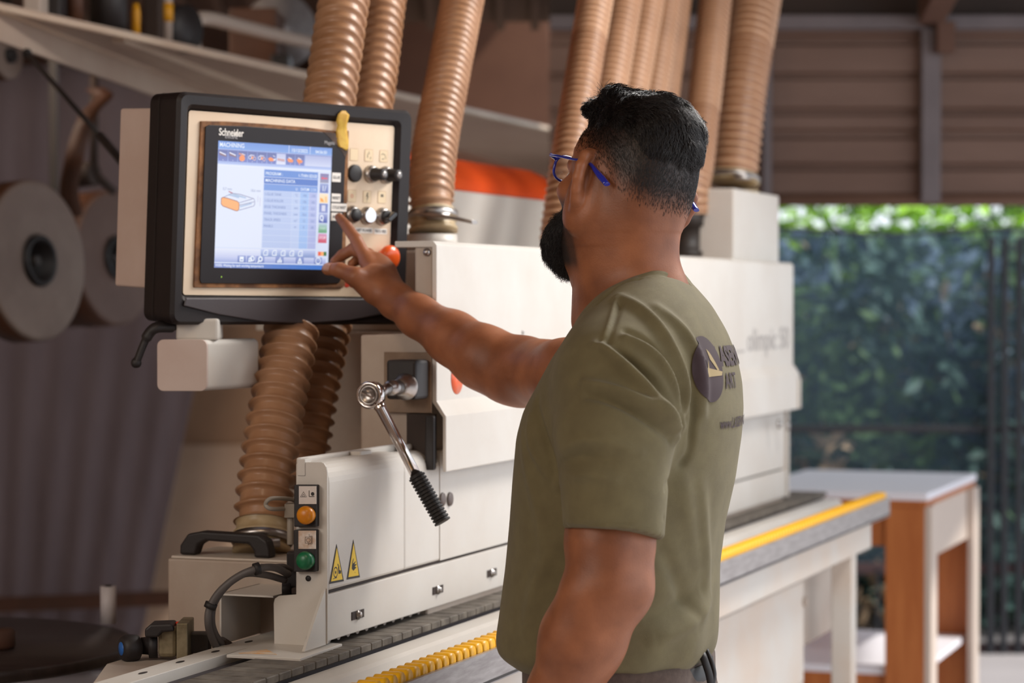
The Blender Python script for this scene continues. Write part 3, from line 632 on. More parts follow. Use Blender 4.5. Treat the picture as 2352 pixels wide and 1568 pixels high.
# track chain
cw = -.038
mb = MB(); mb.mbox(-1.0, 3.02, cw + .004, .10, .925, .951); tk = part(mb, 'track_bed', M_padside)
pp = .0385; i = 0
u = -.62
while i < 95:
    mb = MB(); mb.mbox(u + .0008, u + pp - .0008, cw, .055, .9512, .9622); o = mb.build('track_pad', M_pad, tk, bev=.0012, seg=1)
    u += pp; i += 1
mb = MB(); n_ = 0
while u < 2.95:
    mb.mbox(u + .0008, u + pp - .0008, cw, .055, .9512, .9622); u += pp; n_ += 1
if n_: tag(mb.build('track_pad', M_pad, tk), kind='stuff')
# scalloped pressure rollers under the strip
mb = MB(); u = .0
while u < 1.6:
    mb.cyl(m2w(u, .012, .9725), m2w(u, .03, .9725), .0075, 12); u += .034
tag(part(mb, 'pressure_roller', M_steel, strip), kind='stuff')
# front beam
mb = MB(); mprof(mb, [(cw - .002, .90), (cw - .002, .9475), (cw - .040, .9475), (cw - .046, .9435), (cw - .056, .930), (cw - .060, .92), (cw - .060, .79), (cw - .002, .79)], -.95, on_w(1910, 1139, -.06)[0]); part(mb, 'front_beam', M_cover, bev=.002)
# support rail with yellow wheels
wr = -.205; ur1 = on_w(2044, 1141, wr)[0]; zr = .953
rail = MB(); mprof(rail, [(wr, zr - .048), (wr, zr), (wr + .006, zr), (wr + .006, zr - .012), (wr + .036, zr - .012), (wr + .036, zr), (wr + .041, zr), (wr + .041, zr - .048)], -.34, ur1); rail = part(rail, 'support_rail', M_alu)
mb = MB(); mprof(mb, [(wr - .0008, zr - .0458), (wr - .0008, zr - .042), (wr + .0, zr - .042), (wr, zr - .0458)], -.34, ur1); part(mb, 'rail_groove', M_dark, rail)
def wheel(m_, u):
    return m_.lathe(m2w(u, wr + .0065, zr + .002), MW, [(0, .002), (0, .0125), (.006, .0128), (.018, .0128), (.027, .0125), (.0275, .002)], 14)
base = wheel(MB(), -.30); w0_ = base.build('roller_wheel', M_yel, rail)
pu = .0262
for i in range(1, 100):
    o = w0_.copy(); C.objects.link(o); o.parent = rail; o.location = (pu * i, 0, 0)
mb = MB(); u = -.30 + pu * 100
while u < ur1 - .02: wheel(mb, u); u += pu
tag(mb.build('roller_wheel', M_yel, rail), kind='stuff')
# rail bracket beam, legs, base cabinets
ub = on_w(1997, 1240, -.17)[0]
mb = MB(); mprof(mb, [(-.175, .904), (-.175, .83), (-.10, .83), (-.10, .904)], -.34, ub); part(mb, 'rail_bracket', M_white, bev=.002)
ul = on_w(1957, 1400, -.165)[0]
mb = MB(); mb.mbox(ul - .035, ul + .02, -.172, -.12, .26, .83); part(mb, 'support_leg', M_white, bev=.003)
mb = MB(); mb.mbox(ul - .02, ul + .0, -.16, -.0, .28, .32); part(mb, 'foot_tube', M_side, bev=.003)
uc = on_w(1856, 1450, -.11)[0]
mb = MB(); mb.mbox(-.75, uc, -.1, .60, .08, .545)
mb.mbox(-.75, uc, -.1, .02, .5455, .79); part(mb, 'base_cabinet', M_white, bev=.004)
mb = MB(); mb.mbox(-.70, uc - .05, -.06, .46, 0, .08); part(mb, 'plinth', M_dark)
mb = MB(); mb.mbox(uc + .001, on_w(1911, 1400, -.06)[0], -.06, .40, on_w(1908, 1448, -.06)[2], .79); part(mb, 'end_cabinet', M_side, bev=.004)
mb = MB(); mb.mbox(uc + .05, uc + .2, .1, .3, 0, .61); part(mb, 'end_leg', M_dark)
for px, py in ((1853, 1378),):
    c = on_w(px, py, -.1); mb = MB(); mb.lathe(m2w(c[0] - .03, -.1, c[2]), -MW, [(0, .001), (0, .012), (.008, .01), (.008, .001)], 14); part(mb, 'cabinet_knob', M_side)
# beige bracket plate and black block for the wrench
ub_ = H0 + .002
z1, z2 = on_u(883, 808, ub_)[2], on_u(1003, 948, ub_)[2]; wl = on_u(884, 860, ub_)[1]
mb = MB(); mb.mbox(ub_ - .004, ub_ + .001, -.0035, wl, z2, z1); part(mb, 'bracket_plate', M_beige, bev=.0008)
uq = ub_ - .005
f0 = [on_u(x, y, uq - .055) for x, y in ((886, 838), (955, 918))]
mb = MB(); mb.mbox(uq - .055, uq, f0[1][1], f0[0][1], f0[1][2], f0[0][2] + .008); blk = part(mb, 'adjuster_block', M_black, bev=.005)
cb = on_u(932, 888, uq - .055)
mb = MB(); mb.lathe(m2w(uq - .055, cb[1], cb[2]), -MU, [(0, .001), (0, .021), (.004, .021), (.006, .018), (.012, .017), (.014, .014), (.030, .013), (.030, .001)], 32); part(mb, 'spindle_boss', M_steel)
CB = m2w(uq - .055 - .03, cb[1], cb[2])
# dark recess under the bracket
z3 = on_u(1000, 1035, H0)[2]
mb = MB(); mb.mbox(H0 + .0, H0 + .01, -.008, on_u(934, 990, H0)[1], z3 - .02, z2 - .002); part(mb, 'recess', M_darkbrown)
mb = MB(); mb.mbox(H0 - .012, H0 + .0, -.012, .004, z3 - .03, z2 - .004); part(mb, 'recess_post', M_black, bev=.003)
# rear housing with orange stripe
wq = .44; ua = on_w(1030, 450, wq)[0]; uz = on_w(1300, 450, wq)[0]
zo = on_w(1046, 437, wq)[2]; zt_ = on_w(1046, 352, wq)[2]
rh = MB(); mprof(rh, [(wq, 1.40), (wq, zo), (wq + .3, zo), (wq + .3, 1.40)], ua - .3, uz); rh = part(rh, 'rear_housing', M_cover)
mb = MB(); mprof(mb, [(wq - .002, zo + .001)] + [(wq + .0 + .09 * (k / 6) ** 2, zo + .001 + (zt_ - zo) * k / 6) for k in range(1, 7)] + [(wq + .3, zt_), (wq + .3, zo + .001)], ua - .3, uz); part(mb, 'orange_stripe', M_orangered, rh)
# hose stub box on the hood
ux = on_w(1685, 520, .03)[0]
bx0 = on_w(1686, 590, .04); zbx = on_w(1686, 432, .04)[2]; bx1 = on_w(1789, 590, .04)[0]
mb = MB(); mb.mbox(bx0[0], bx1, .04, .04 + .16, ztop - .004, zbx - .0); part(mb, 'outlet_box', M_cover, bev=.004)
BOX = (bx0[0], bx1, zbx)
# swing arm that carries the console
arm = MB()
sq = [P(x, y, 3.76) for x, y in ((365, 780), (478, 780), (478, 897), (365, 897))]
n0 = np.array([-.02, -1, 0]); 
a0 = sq[1] - sq[0]; a0n = a0 / np.linalg.norm(a0); wA = np.linalg.norm(a0); hA = sq[0][2] - sq[3][2]; cA = (sq[0] + sq[2]) / 2
dirA = np.array([.43, .90, 0]); dirA /= np.linalg.norm(dirA)
arm.prism(rrect(cA, np.array([1.0, 0, 0]), MZ, wA, hA, .009), dirA * .15); armo = part(arm, 'swing_arm', M_white, bev=.002)
mb = MB(); mb.prism(rrect(cA - dirA * .0045, np.array([1.0, 0, 0]), MZ, wA + .001, hA + .001, .010), dirA * .004); part(mb, 'end_cap', M_plate_back, armo, bev=.001)
mb = MB(); pA = P(457, 775, 3.80); mb.wbox(pA[0] - .033, pA[0] + .033, 3.775, 3.84, cA[2] + hA / 2 - .001, P(457, 740, 3.8)[2] + .006); part(mb, 'pivot_post', M_white, armo, bev=.004)
lv = bez([P(412, 750, 3.80), P(392, 751, 3.78), P(360, 752, 3.76), P(343, 765, 3.76), P(330, 790, 3.76), P(319, 818, 3.76), P(313, 833, 3.76)], 6)
mb = MB(); mb.tube(lv, [.007] * 6 + [.011] * 8 + [.0105] * 8 + [.0075] * (len(lv) - 22), 14, flat=.8); mb.ball(lv[-1], .0085, 8); part(mb, 'clamp_lever', M_black, armo)
# near end : channel, slotted rail, bed plate
mb = MB()
cz0 = on_u(547, 1352, .09); cz1 = on_u(547, 1482, .09); cr_ = on_u(668, 1352, .09)
for (w0_, w1_, z0_, z1_) in ((cz0[1] - .0025, cz0[1], .955, cz0[2]), (cr_[1], cz0[1], cz0[2] - .0025, cz0[2])):
    mb.mbox(.03, .22, w0_, w1_, z0_, z1_)
mb.mbox(.20, .22, cr_[1], cz0[1], .955, cz0[2]); part(mb, 'cable_channel', M_cover)
sl0 = on_z(700, 1428, .962); sl1 = on_z(300, 1590, .962)
sA = on_z(620, 1462, .962); sB = on_z(330, 1560, .962)
wS = (sA[1] + sB[1]) / 2
mb = MB(); mprof(mb, [(wS - .012, .935), (wS - .012, .9635), (wS + .032, .9635), (wS + .032, .960), (wS - .008, .960), (wS - .008, .935)], -1.0, .30); lr = part(mb, 'slotted_rail', M_cover, bev=.0008)
for k in range(9):
    u_ = -.72 + k * .105; c = m2w(u_, wS + .012, .9636); mb = MB(); mb.prism([c + MU * (.011 * math.cos(t)) + MW * (.0038 * math.sin(t)) for t in np.linspace(0, 2 * PI, 16, endpoint=False)], MZ * .0006); part(mb, 'slot', M_dark, lr)
mb = MB(); mprof(mb, [(cw + .06, .905), (cw + .06, .949), (wS - .013, .949), (wS - .013, .905)], -1.0, .02); part(mb, 'bed', M_dark)
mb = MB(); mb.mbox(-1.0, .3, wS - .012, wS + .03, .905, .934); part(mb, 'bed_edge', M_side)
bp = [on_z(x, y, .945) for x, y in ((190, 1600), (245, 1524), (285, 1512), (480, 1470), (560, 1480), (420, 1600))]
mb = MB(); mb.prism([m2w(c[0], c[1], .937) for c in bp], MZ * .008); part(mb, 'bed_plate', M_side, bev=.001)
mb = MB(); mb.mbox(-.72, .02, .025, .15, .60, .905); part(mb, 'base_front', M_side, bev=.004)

# ------------------------------------------------------------------ ratchet wrench
CH = hit(851, 907, m2w(on_u(932, 888, uq)[0] - .165, 0, 0), MU); 
uh = mloc(CH)[0]
CHs = CB - MU * (mloc(CB)[0] - uh)
print('wrench', mloc(CH), mloc(CHs))
wr_ = thing('ratchet_wrench', 'chrome ratchet wrench with black ribbed grip fitted on the adjuster block', 'wrench', tuple(CH))
CHc = CH
mb = MB(); mb.lathe(CB + MU * .0005, -MU * 1.0, [(0, .001), (0, .0115), (.035, .0115), (.036, .008), (.04, .008)], 24)
mb.build('socket', M_steel, wr_)
ext = CHc + MU * .012; mb = MB(); mb.tube([CB - MU * .038, ext], [.0085, .0095], 20); mb.build('extension', M_steel, wr_)
mb = MB(); mb.lathe(CHc + MU * .012, -MU, [(0, .001), (0, .0195), (.003, .0212), (.017, .0212), (.020, .0195), (.020, .0165), (.0185, .0160), (.0185, .001)], 40); mb.build('ratchet_head', M_chrome, wr_)
mb = MB(); mb.lathe(CHc - MU * .0065, -MU, [(0, .0152), (.0020, .0148), (.0020, .0122), (.0008, .0118), (.0008, .001)], 32); mb.build('direction_dial', M_steel, wr_)
mb = MB(); d_ = (MW * -.93 - MZ * .36); mb.box(CHc - MU * .0095 - d_ * .0112 - np.cross(d_, MU) * .0018, d_ * .0224, np.cross(d_, MU) * .0036, -MU * .003); mb.build('dial_bar', M_chrome, wr_, bev=.0008)
hs = hit(876, 940, CHc + MU * .002, MU); he = hit(955, 1090, CHc + MU * .002, MU); hg = hit(1017, 1199, CHc + MU * .002, MU); h0 = hit(862, 915, CHc + MU * .002, MU)
mb = MB(); mb.tube([h0 + (hs - h0) * .3, hs, hs + (he - hs) * .45, he], [.011, .0085, .0078, .0085], 18); mb.build('shaft', M_chrome, wr_)
dg_ = (hg - he) / np.linalg.norm(hg - he); Lg = np.linalg.norm(hg - he); prof = [(0, .001), (0, .011)]
n_ = 15
for k in range(n_):
    s = Lg * k / n_; prof += [(s + .0005, .0108), (s + Lg / n_ * .45, .0108), (s + Lg / n_ * .5, .0132), (s + Lg / n_ * .95, .0132)]
prof += [(Lg, .012), (Lg, .001)]
mb = MB(); mb.lathe(he, dg_, prof, 20, sm=False); mb.build('ribbed_grip', M_rubber, wr_)

# ------------------------------------------------------------------ extraction box with handle
bu = .16; A_ = on_u(385, 1282, bu); B_ = on_u(668, 1290, bu); zt2 = A_[2]
eb = thing('extraction_box', 'pale grey steel box with black handle at the near end of the machine', 'box', tuple(m2w(bu, (A_[1] + B_[1]) / 2, .9)))
mb = MB(); mb.mbox(bu, bu + .16, B_[1] - .02, A_[1], .55, zt2); mb.build('casing', M_side, eb, bev=.003)
mb = MB(); mb.mbox(bu + .004, bu + .156, B_[1] - .015, A_[1] - .004, zt2 + .0002, zt2 + .004); mb.build('lid', M_white, eb, bev=.001)
hu = bu + .03
H = [on_u(x, y, hu) for x, y in ((420, 1278), (421, 1250), (438, 1224), (470, 1218), (600, 1226), (620, 1240), (626, 1262), (627, 1282))]
Hi = [on_u(x, y, hu) for x, y in ((590, 1282), (590, 1264), (578, 1248), (480, 1240), (462, 1250), (455, 1278))]
pl = [m2w(hu - .012, c[1], max(c[2], zt2 + .0045)) for c in H] + [m2w(hu - .012, c[1], max(c[2], zt2 + .0045)) for c in Hi]
pl[0] = m2w(hu - .012, H[0][1], zt2 + .0045); pl[7] = m2w(hu - .012, H[7][1], zt2 + .0045); pl[8] = m2w(hu - .012, Hi[0][1], zt2 + .0045); pl[13] = m2w(hu - .012, Hi[5][1], zt2 + .0045)
mb = MB(); mb.prism(pl, MU * .024); mb.build('handle', M_black, eb, bev=.004, seg=3)

# ------------------------------------------------------------------ cables
def cable(pts, r, m_, label, name='cable', n=10, ties=()):
    path = bez([P(*p) for p in pts], 8); t = MB().tube(path, r, n).build(name, m_)
    tag(t, label, 'cable')
    for k in ties:
        p = path[int(k * (len(path) - 1))]; d = path[int(k * (len(path) - 1)) + 1] - p
        mb = MB(); mb.lathe(p, d, [(-.004, r), (-.004, r + .0035), (.004, r + .0035), (.004, r)], 12); mb.build('cable_tie', M_rubber, t)
    return t
cable([(662, 1318, 3.50), (630, 1303, 3.45), (590, 1306, 3.42), (545, 1325, 3.42), (505, 1358, 3.42), (482, 1395, 3.42), (478, 1430, 3.42), (486, 1462, 3.44), (500, 1492, 3.47)], .0055, M_cable, 'thick grey cable looping outermost beside the extraction box', ties=(.25, .62))
cable([(655, 1332, 3.50), (610, 1320, 3.47), (560, 1318, 3.45), (520, 1345, 3.43), (492, 1385, 3.43), (486, 1425, 3.43), (494, 1455, 3.45), (510, 1480, 3.48)], .0052, M_cable, 'grey cable looping just inside the outermost cable')
cable([(668, 1308, 3.52), (650, 1300, 3.49), (620, 1302, 3.47), (600, 1300, 3.46)], .004, M_cable, 'short grey cable end at the end plate')
cable([(672, 1166, 3.55), (650, 1168, 3.52), (622, 1168, 3.50), (610, 1158, 3.50), (622, 1145, 3.50), (660, 1145, 3.53), (680, 1150, 3.56)], .0032, M_wire, 'thin pale wire loop beside the amber button')
mb = MB(); c = P(667, 1172, 3.53); mb.wbox(c[0] - .008, c[0] + .008, 3.52, 3.55, c[2] - .01, c[2] + .01); mb.cyl(c - MZ * .01, c - MZ * .05, .005, 12)
tag(mb.build('wire_fitting', M_wire, bev=.001), 'small pale fitting on the wire beside the end plate', 'fitting')
mb = MB(); c = P(671, 1330, 3.53); mb.wbox(c[0] - .008, c[0] + .007, 3.53, 3.56, P(671, 1364, 3.54)[2], P(671, 1268, 3.54)[2]); mb.cyl(P(648, 1352, 3.52), P(668, 1352, 3.52), .008, 14); mb.cyl(P(655, 1385, 3.54), P(655, 1330, 3.54), .005, 10)
tag(mb.build('limit_switch', M_black, bev=.001), 'black limit switch behind the end plate', 'switch')
mb = MB(); c = P(508, 1475, 3.48); mb.cyl(c, P(522, 1488, 3.5), .009, 14, r2=.011); tag(mb.build('cable_gland', M_darkbrown), 'brown cable gland at the foot of the loops', 'gland')

# ------------------------------------------------------------------ adjuster with blue cap
ad = thing('pressure_adjuster', 'zinc adjuster with black knob and blue cap at the near corner', 'adjuster', tuple(P(380, 1500, 3.45)))
mb = MB(); a = P(362, 1438, 3.44); b = P(406, 1510, 3.44); mb.wbox(a[0], b[0], 3.44, 3.49, b[2], a[2]); mb.build('valve_body', M_zinc, ad, bev=.006)
mb = MB(); a = P(405, 1431, 3.43); b = P(431, 1513, 3.43); mb.wbox(a[0], b[0], 3.43, 3.50, b[2] - .002, a[2]); mb.build('clamp_block', M_zinc, ad, bev=.0015)
mb = MB(); a = P(432, 1455, 3.47); b = P(480, 1500, 3.47); mb.wbox(a[0], b[0], 3.47, 3.50, b[2], a[2]); mb.build('rear_block', M_dark, ad, bev=.0015)
mb = MB(); mb.prism([P(x, y, 3.43) for x, y in ((332, 1445), (345, 1434), (395, 1432), (400, 1450), (372, 1452), (362, 1464), (332, 1464))], (0, .045, 0)); mb.build('lever_cover', M_black, ad, bev=.003)
mb = MB(); mb.lathe(P(362, 1482, 3.46), (-1, -.12, 0), [(0, .001), (0, .018), (.012, .018), (.013, .013), (.024, .012), (.024, .001)], 28); mb.build('collar', M_black, ad)
kc = P(322, 1486, 3.455); ka = np.array([-.86, -.5, 0]); mb = MB(); mb.lathe(kc, ka, [(0, .001), (0, .012), (.004, .018), (.012, .0195), (.022, .0195), (.028, .016), (.029, .009)], 28); mb.build('knob', M_black, ad)
mb = MB(); mb.lathe(kc + ka / np.linalg.norm(ka) * .0275, ka, [(0, .001), (0, .010), (.002, .0095), (.003, .001)], 24); mb.build('blue_cap', M_blue, ad)
mb = MB(); c = P(413, 1428, 3.46); mb.lathe(c, (0, 0, 1), [(-.004, .001), (-.004, .006), (.0, .006), (.001, .001)], 16); mb.build('red_plug', M_red, ad)

# ------------------------------------------------------------------ round table, film roll
zt3 = .868; tc_ = np.array([-1.02, 4.16])
rt = thing('round_table', 'dark brown round table at the lower left behind the machine', 'table', (tc_[0], tc_[1], 0))
mb = MB(); mb.lathe((tc_[0], tc_[1], zt3), (0, 0, 1), [(-.022, .001), (-.022, .36), (-.018, .366), (-.004, .366), (0, .362), (0, .001)], 72); mb.build('tabletop', M_tabletop, rt)
mb = MB(); mb.lathe((tc_[0], tc_[1], 0), (0, 0, 1), [(0, .001), (0, .24), (.02, .24), (.05, .05), (zt3 - .06, .04), (zt3 - .023, .12), (zt3 - .0225, .001)], 40); mb.build('pedestal', M_dark, rt)
c = P(249, 1440, 4.42); mb = MB(); mb.lathe((c[0], c[1], zt3 + .0005), (0, 0, 1), [(0, .001), (0, .0145), (.068, .0145), (.068, .007), (.062, .0065), (.062, .001)], 32)
ro = mb.build('film_roll', M_roll); tag(ro, 'small white roll of film standing on the dark round table', 'roll')
mb = MB(); mb.lathe((c[0], c[1], zt3 + .0633), (0, 0, 1), [(0, .001), (0, .0062), (.008, .0062), (.008, .001)], 20); mb.build('core', M_dark, ro)
c = P(2, 1480, 4.1); mb = MB(); mb.lathe((c[0], c[1], zt3 + .0005), (0, 0, 1), [(0, .001), (0, .022), (.006, .025), (.03, .025), (.034, .02), (.034, .001)], 28)
tag(mb.build('wooden_puck', M_plank), 'brown wooden puck on the round table at the left edge', 'block')
print('part3 ok')
# ================================================================== HOSES
HOSE_TOPS = []
def hose(pts, r, pitch, amp,  label, m_=M_hose, group='ribbed extraction hoses rising from the machine', n=30, crest=.22, clamp=None, collar=None, m2=None, spp=8, ridge=0.0):
    HOSE_TOPS.append(np.asarray(pts[-1], float))
    path = bez(pts, 12); path = [np.asarray(p) for p in path]
    L = [0.0]
    for i in range(1, len(path)): L.append(L[-1] + np.linalg.norm(path[i] - path[i - 1]))
    L = np.array(L); tot = L[-1]; K = int(tot / pitch * spp); S = np.linspace(0, tot, K)
    X = np.array([np.interp(S, L, [p[k] for p in path]) for k in range(3)]).T
    T = np.gradient(X, axis=0); T /= np.linalg.norm(T, axis=1)[:, None]
    a = np.array([1.0, 0, 0]); rings = []
    ph = np.arange(n) / n
    for i in range(K):
        t = T[i]; a = a - t * (a @ t); a /= np.linalg.norm(a); b = np.cross(t, a)
        q = (S[i] / pitch + 0 * ph) % 1.0
        x = np.minimum(q, 1 - q) / crest
        bulge = np.where(x < 1, .5 + .5 * np.cos(np.pi * np.clip(x, 0, 1)), 0) * amp
        rr_ = r + bulge
        ang = 2 * PI * ph
        rings.append(X[i] + np.outer(np.cos(ang) * rr_, a) + np.outer(np.sin(ang) * rr_, b))
    t = thing('ribbed_hose', label, 'hose', tuple(path[0]), group=group)
    mb = MB(); mb.loft([list(map(tuple, q)) for q in rings]); o_ = mb.build('hose_wall', [m_, M_hosering], t)
    cnt_ = 0
    if ridge:
        for p_ in o_.data.polygons:
            if p_.index < (K - 1) * n:
                i_, j_ = divmod(p_.index, n); qq = (S[i_] / pitch + .5 / spp) % 1.0
                if min(qq, 1 - qq) < ridge: p_.material_index = 1
    d = path[0] - path[1]; d /= np.linalg.norm(d)
    if collar:
        mb = MB(); mb.lathe(path[0], d, [(-.003, r), (-.003, r + .004), (.0, r + .006), (.003, r + .004), (collar * .35, r + .004), (collar * .36, r + .009), (collar * .45, r + .009), (collar * .46, r + .004), (collar * .8, r + .004), (collar * .82, r + .008), (collar, r + .008), (collar, r - .004)], 40); mb.build('collar', M_collar, t)
    if clamp is not None:
        s0 = clamp; mb = MB(); mb.lathe(path[0] + d * s0, d, [(0, r + .007), (0, r + .0105), (.012, r + .0105), (.012, r + .007)], 40)
        c = path[0] + d * (s0 + .006); side = np.array([.25, -.97, 0]); q = c + side * (r + .012)
        mb.cyl(q - np.array([.02, 0, 0]), q + np.array([.02, .004, 0]), .007, 12)
        mb.build('clamp', M_steel, t)
    return t
R1 = 62 * 3.95 / FPX
hose([P(604, 1200, 3.78), P(608, 1130, 3.80), P(632, 960, 3.86), P(662, 800, 3.93), P(700, 560, 4.04), P(752, 260, 4.20), P(790, 0, 4.34), P(835, -240, 4.5)], .0375, .0245, .0092, 'thick ribbed amber hose passing nearest behind the console', collar=.05, clamp=.022, n=36, spp=9)
hose([P(690, 1110, 4.02), P(700, 1040, 4.04), P(722, 900, 4.08), P(752, 750, 4.14), P(800, 480, 4.26), P(850, 240, 4.40), P(882, 0, 4.55), P(925, -240, 4.7)], .0348, .0225, .0082, 'ribbed amber hose just right of the thickest one behind the console', n=36, spp=9)
hose([P(992, 485, 4.35), P(990, 440, 4.36), P(1000, 330, 4.42), P(1028, 180, 4.52), P(1062, 0, 4.66), P(1105, -220, 4.85)], .0365, .0165, .0060, 'ribbed amber hose with steel clamp between console and head', collar=.04, clamp=.004, n=34)
t_ = hit(1020, 500, P(1020, 500, 4.30), (0, 1, 0)); t2 = P(1090, 510, 4.24)
mb = MB(); mb.tube([P(960, 492, 4.30), P(1020, 497, 4.295), t2], [.006, .0075, .0075], 10, flat=.5); tag(mb.build('clamp_tail', M_steel), 'loose steel tail of the hose clamp sticking out to the right', 'clamp strip')
mb = MB(); c = P(992, 552, 4.34); mb.lathe((c[0], c[1], ztop - .005), (0, 0, 1), [(0, .001), (0, .047), (.03, .045), (.03, .001)], 40); part(mb, 'outlet_stub', M_cover)
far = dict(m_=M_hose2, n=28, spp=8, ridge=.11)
def fh(x0, x1, x2, Y0, Y1, r, lab, pitch=.0165, yb=585, **k):
    hose([P(x0, yb, Y0), P(x0 + 2, yb - 60, Y0), P(x1, 340, Y0 + .06), P(x2, 0, Y1), P(x2 + (x2 - x1) * .6, -200, Y1 + .15)], r, pitch, .0036, lab, **{**far, **k})
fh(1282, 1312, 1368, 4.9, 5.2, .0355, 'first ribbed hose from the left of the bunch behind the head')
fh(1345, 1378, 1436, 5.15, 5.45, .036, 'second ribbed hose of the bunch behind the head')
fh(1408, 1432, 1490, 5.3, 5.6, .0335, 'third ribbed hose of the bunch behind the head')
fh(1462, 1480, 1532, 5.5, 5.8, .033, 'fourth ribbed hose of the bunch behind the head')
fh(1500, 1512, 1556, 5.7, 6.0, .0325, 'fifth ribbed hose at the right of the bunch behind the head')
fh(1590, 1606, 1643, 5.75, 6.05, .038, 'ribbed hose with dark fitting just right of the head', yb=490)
mb = MB(); c = P(1580, 490, 5.75); zl = P(1580, 588, 5.75)[2]
mb.lathe((c[0], c[1], max(zl, ztop - .01)), (0, 0, 1), [(0, .001), (0, .036), (.012, .036), (.012, .03), (.07, .03), (.07, .038), (c[2] - zl + .01, .042), (c[2] - zl + .01, .001)], 32); part(mb, 'dark_fitting', M_dark)
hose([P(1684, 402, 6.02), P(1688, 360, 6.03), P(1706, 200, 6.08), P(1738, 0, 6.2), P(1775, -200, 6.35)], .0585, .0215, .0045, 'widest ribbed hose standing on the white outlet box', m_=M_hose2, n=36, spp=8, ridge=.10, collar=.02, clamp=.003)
mb = MB(); c = P(1684, 430, 6.02); mb.lathe((c[0], c[1], BOX[2] - .004), (0, 0, 1), [(0, .001), (0, .064), (.012, .064), (.012, .001)], 36); part(mb, 'outlet_ring', M_collar)

# collecting duct above the hoses, out of the picture
hp = sorted(HOSE_TOPS, key=lambda p: p[1]); hp = [p + MZ * .088 for p in hp]
hp = [hp[0] + (hp[0] - hp[3]) * .3] + hp[::3] + [hp[-1], hp[-1] + (hp[-1] - hp[5]) * .3]
mb = MB(); mb.tube(bez(hp, 6), .085, 28); tag(mb.build('collecting_duct', M_alu), 'round metal collecting duct into which the amber hoses rise', 'duct')

# ================================================================== CONTROL CONSOLE
PR = np.array([0.70554156, 0.70864148, -0.00619342]); PU = np.array([0.03870538, -0.02980665, 0.99880602]); PN = np.array([0.70761077, -0.70493888, -0.04845807])
PO = np.array([-0.34522281, 3.9, 1.60058509])
con = thing('control_console', 'black framed control console with lit touchscreen and knobs beside the man', 'control panel', tuple(PO))
def ps(px, py, d=0.0):
    p = hit(px, py, PO + PN * d, PN); q = p - PO; return q @ PR, q @ PU
def pp_(s, t, d=0.0): return PO + PR * s + PU * t + PN * d
def prr(mb, s0, s1, t0, t1, d0, d1, r, mi=0):
    return mb.prism(rrect(pp_((s0 + s1) / 2, (t0 + t1) / 2, d0), PR, PU, s1 - s0, t1 - t0, r), PN * (d1 - d0), mi)
# outer frame (ring with bevelled inner slope) : front plane is d=0
s0, s1, t1, t0 = -.246, .246, .180, -.180
a0, a1, b1, b0 = -.2205, .2115, .1535, -.135
depth = .075
out_b = rrect(pp_((s0 + s1) / 2, (t0 + t1) / 2, -depth), PR, PU, s1 - s0 - .004, t1 - t0 - .004, .016, 6)
out_m = rrect(pp_((s0 + s1) / 2, (t0 + t1) / 2, -.006), PR, PU, s1 - s0, t1 - t0, .016, 6)
out_f = rrect(pp_((s0 + s1) / 2, (t0 + t1) / 2, 0), PR, PU, s1 - s0 - .010, t1 - t0 - .010, .012, 6)
in_f = rrect(pp_((a0 + a1) / 2, (b0 + b1) / 2, -.001), PR, PU, a1 - a0 + .016, b1 - b0 + .016, .010, 6)
in_b = rrect(pp_((a0 + a1) / 2, (b0 + b1) / 2, -.010), PR, PU, a1 - a0, b1 - b0, .006, 6)
mb = MB(); mb.loft([out_b, out_m, out_f, in_f, in_b], sm=False, caps=False); mb.build('frame', M_frame, con)
mb = MB(); mb.prism(rrect(pp_((s0 + s1) / 2, (t0 + t1) / 2, -depth + .001), PR, PU, s1 - s0 - .006, t1 - t0 - .006, .014), PN * .004); mb.build('back_plate', M_frame, con)
mb = MB(); L2 = []
for d in (-.050,): mb.loft([rrect(pp_(0, 0, d - .0008), PR, PU, s1 - s0 + .0005, t1 - t0 + .0005, .016, 6), rrect(pp_(0, 0, d + .0008), PR, PU, s1 - s0 + .0005, t1 - t0 + .0005, .016, 6)], sm=False, caps=False)
mb.build('frame_seam', M_rubber, con)
# lower lip : curved crescent
pl = [pp_(*ps(x, y), .0008) for x, y in ((424, 684), (880, 686), (932, 690), (930, 715), (880, 720), (800, 735), (700, 742), (600, 738), (500, 722), (420, 702))]
mb = MB(); mb.prism(pl, PN * .003); mb.build('lower_lip', M_lip, con, bev=.0015)
# cream faceplate
mb = MB(); prr(mb, a0 + .0012, a1 - .0012, b0 + .0012, b1 - .0012, -.0105, -.0085, .005); mb.build('faceplate', M_plate, con)
FD = -.0083
def fp(px, py, d=FD): s, t = ps(px, py, FD); return pp_(s, t, d)
# touchscreen unit
ts0 = fp(455, 276); 
mb = MB(); mb.prism([fp(x, y, FD) for x, y in ((459, 278), (520, 279), (600, 284), (700, 292), (745, 298), (770, 301), (799, 300), (798, 344), (796, 420), (792, 540), (790, 655), (784, 661), (600, 661), (444, 660), (443, 655))], PN * .003)
touch = mb.build('touchscreen', M_gasket, con, bev=.0008)
BD = FD + .0032
mb = MB(); mb.prism([fp(x, y, BD) for x, y in ((468, 291), (476, 287), (560, 290), (640, 296), (736, 303), (750, 314), (778, 344), (789, 362), (785, 470), (782, 560), (779, 640), (774, 650), (700, 652), (560, 651), (458, 650), (455, 642))], PN * .0018); mb.build('bezel', M_bezel, touch, bev=.0006)
mb = MB(); mb.prism([fp(x, y, BD) for x, y in ((738, 303), (792, 308), (793, 350), (789, 364), (779, 345), (751, 315))], PN * .0021)
mb.build('dust_corner', M_dust, touch)
DD = BD + .0019
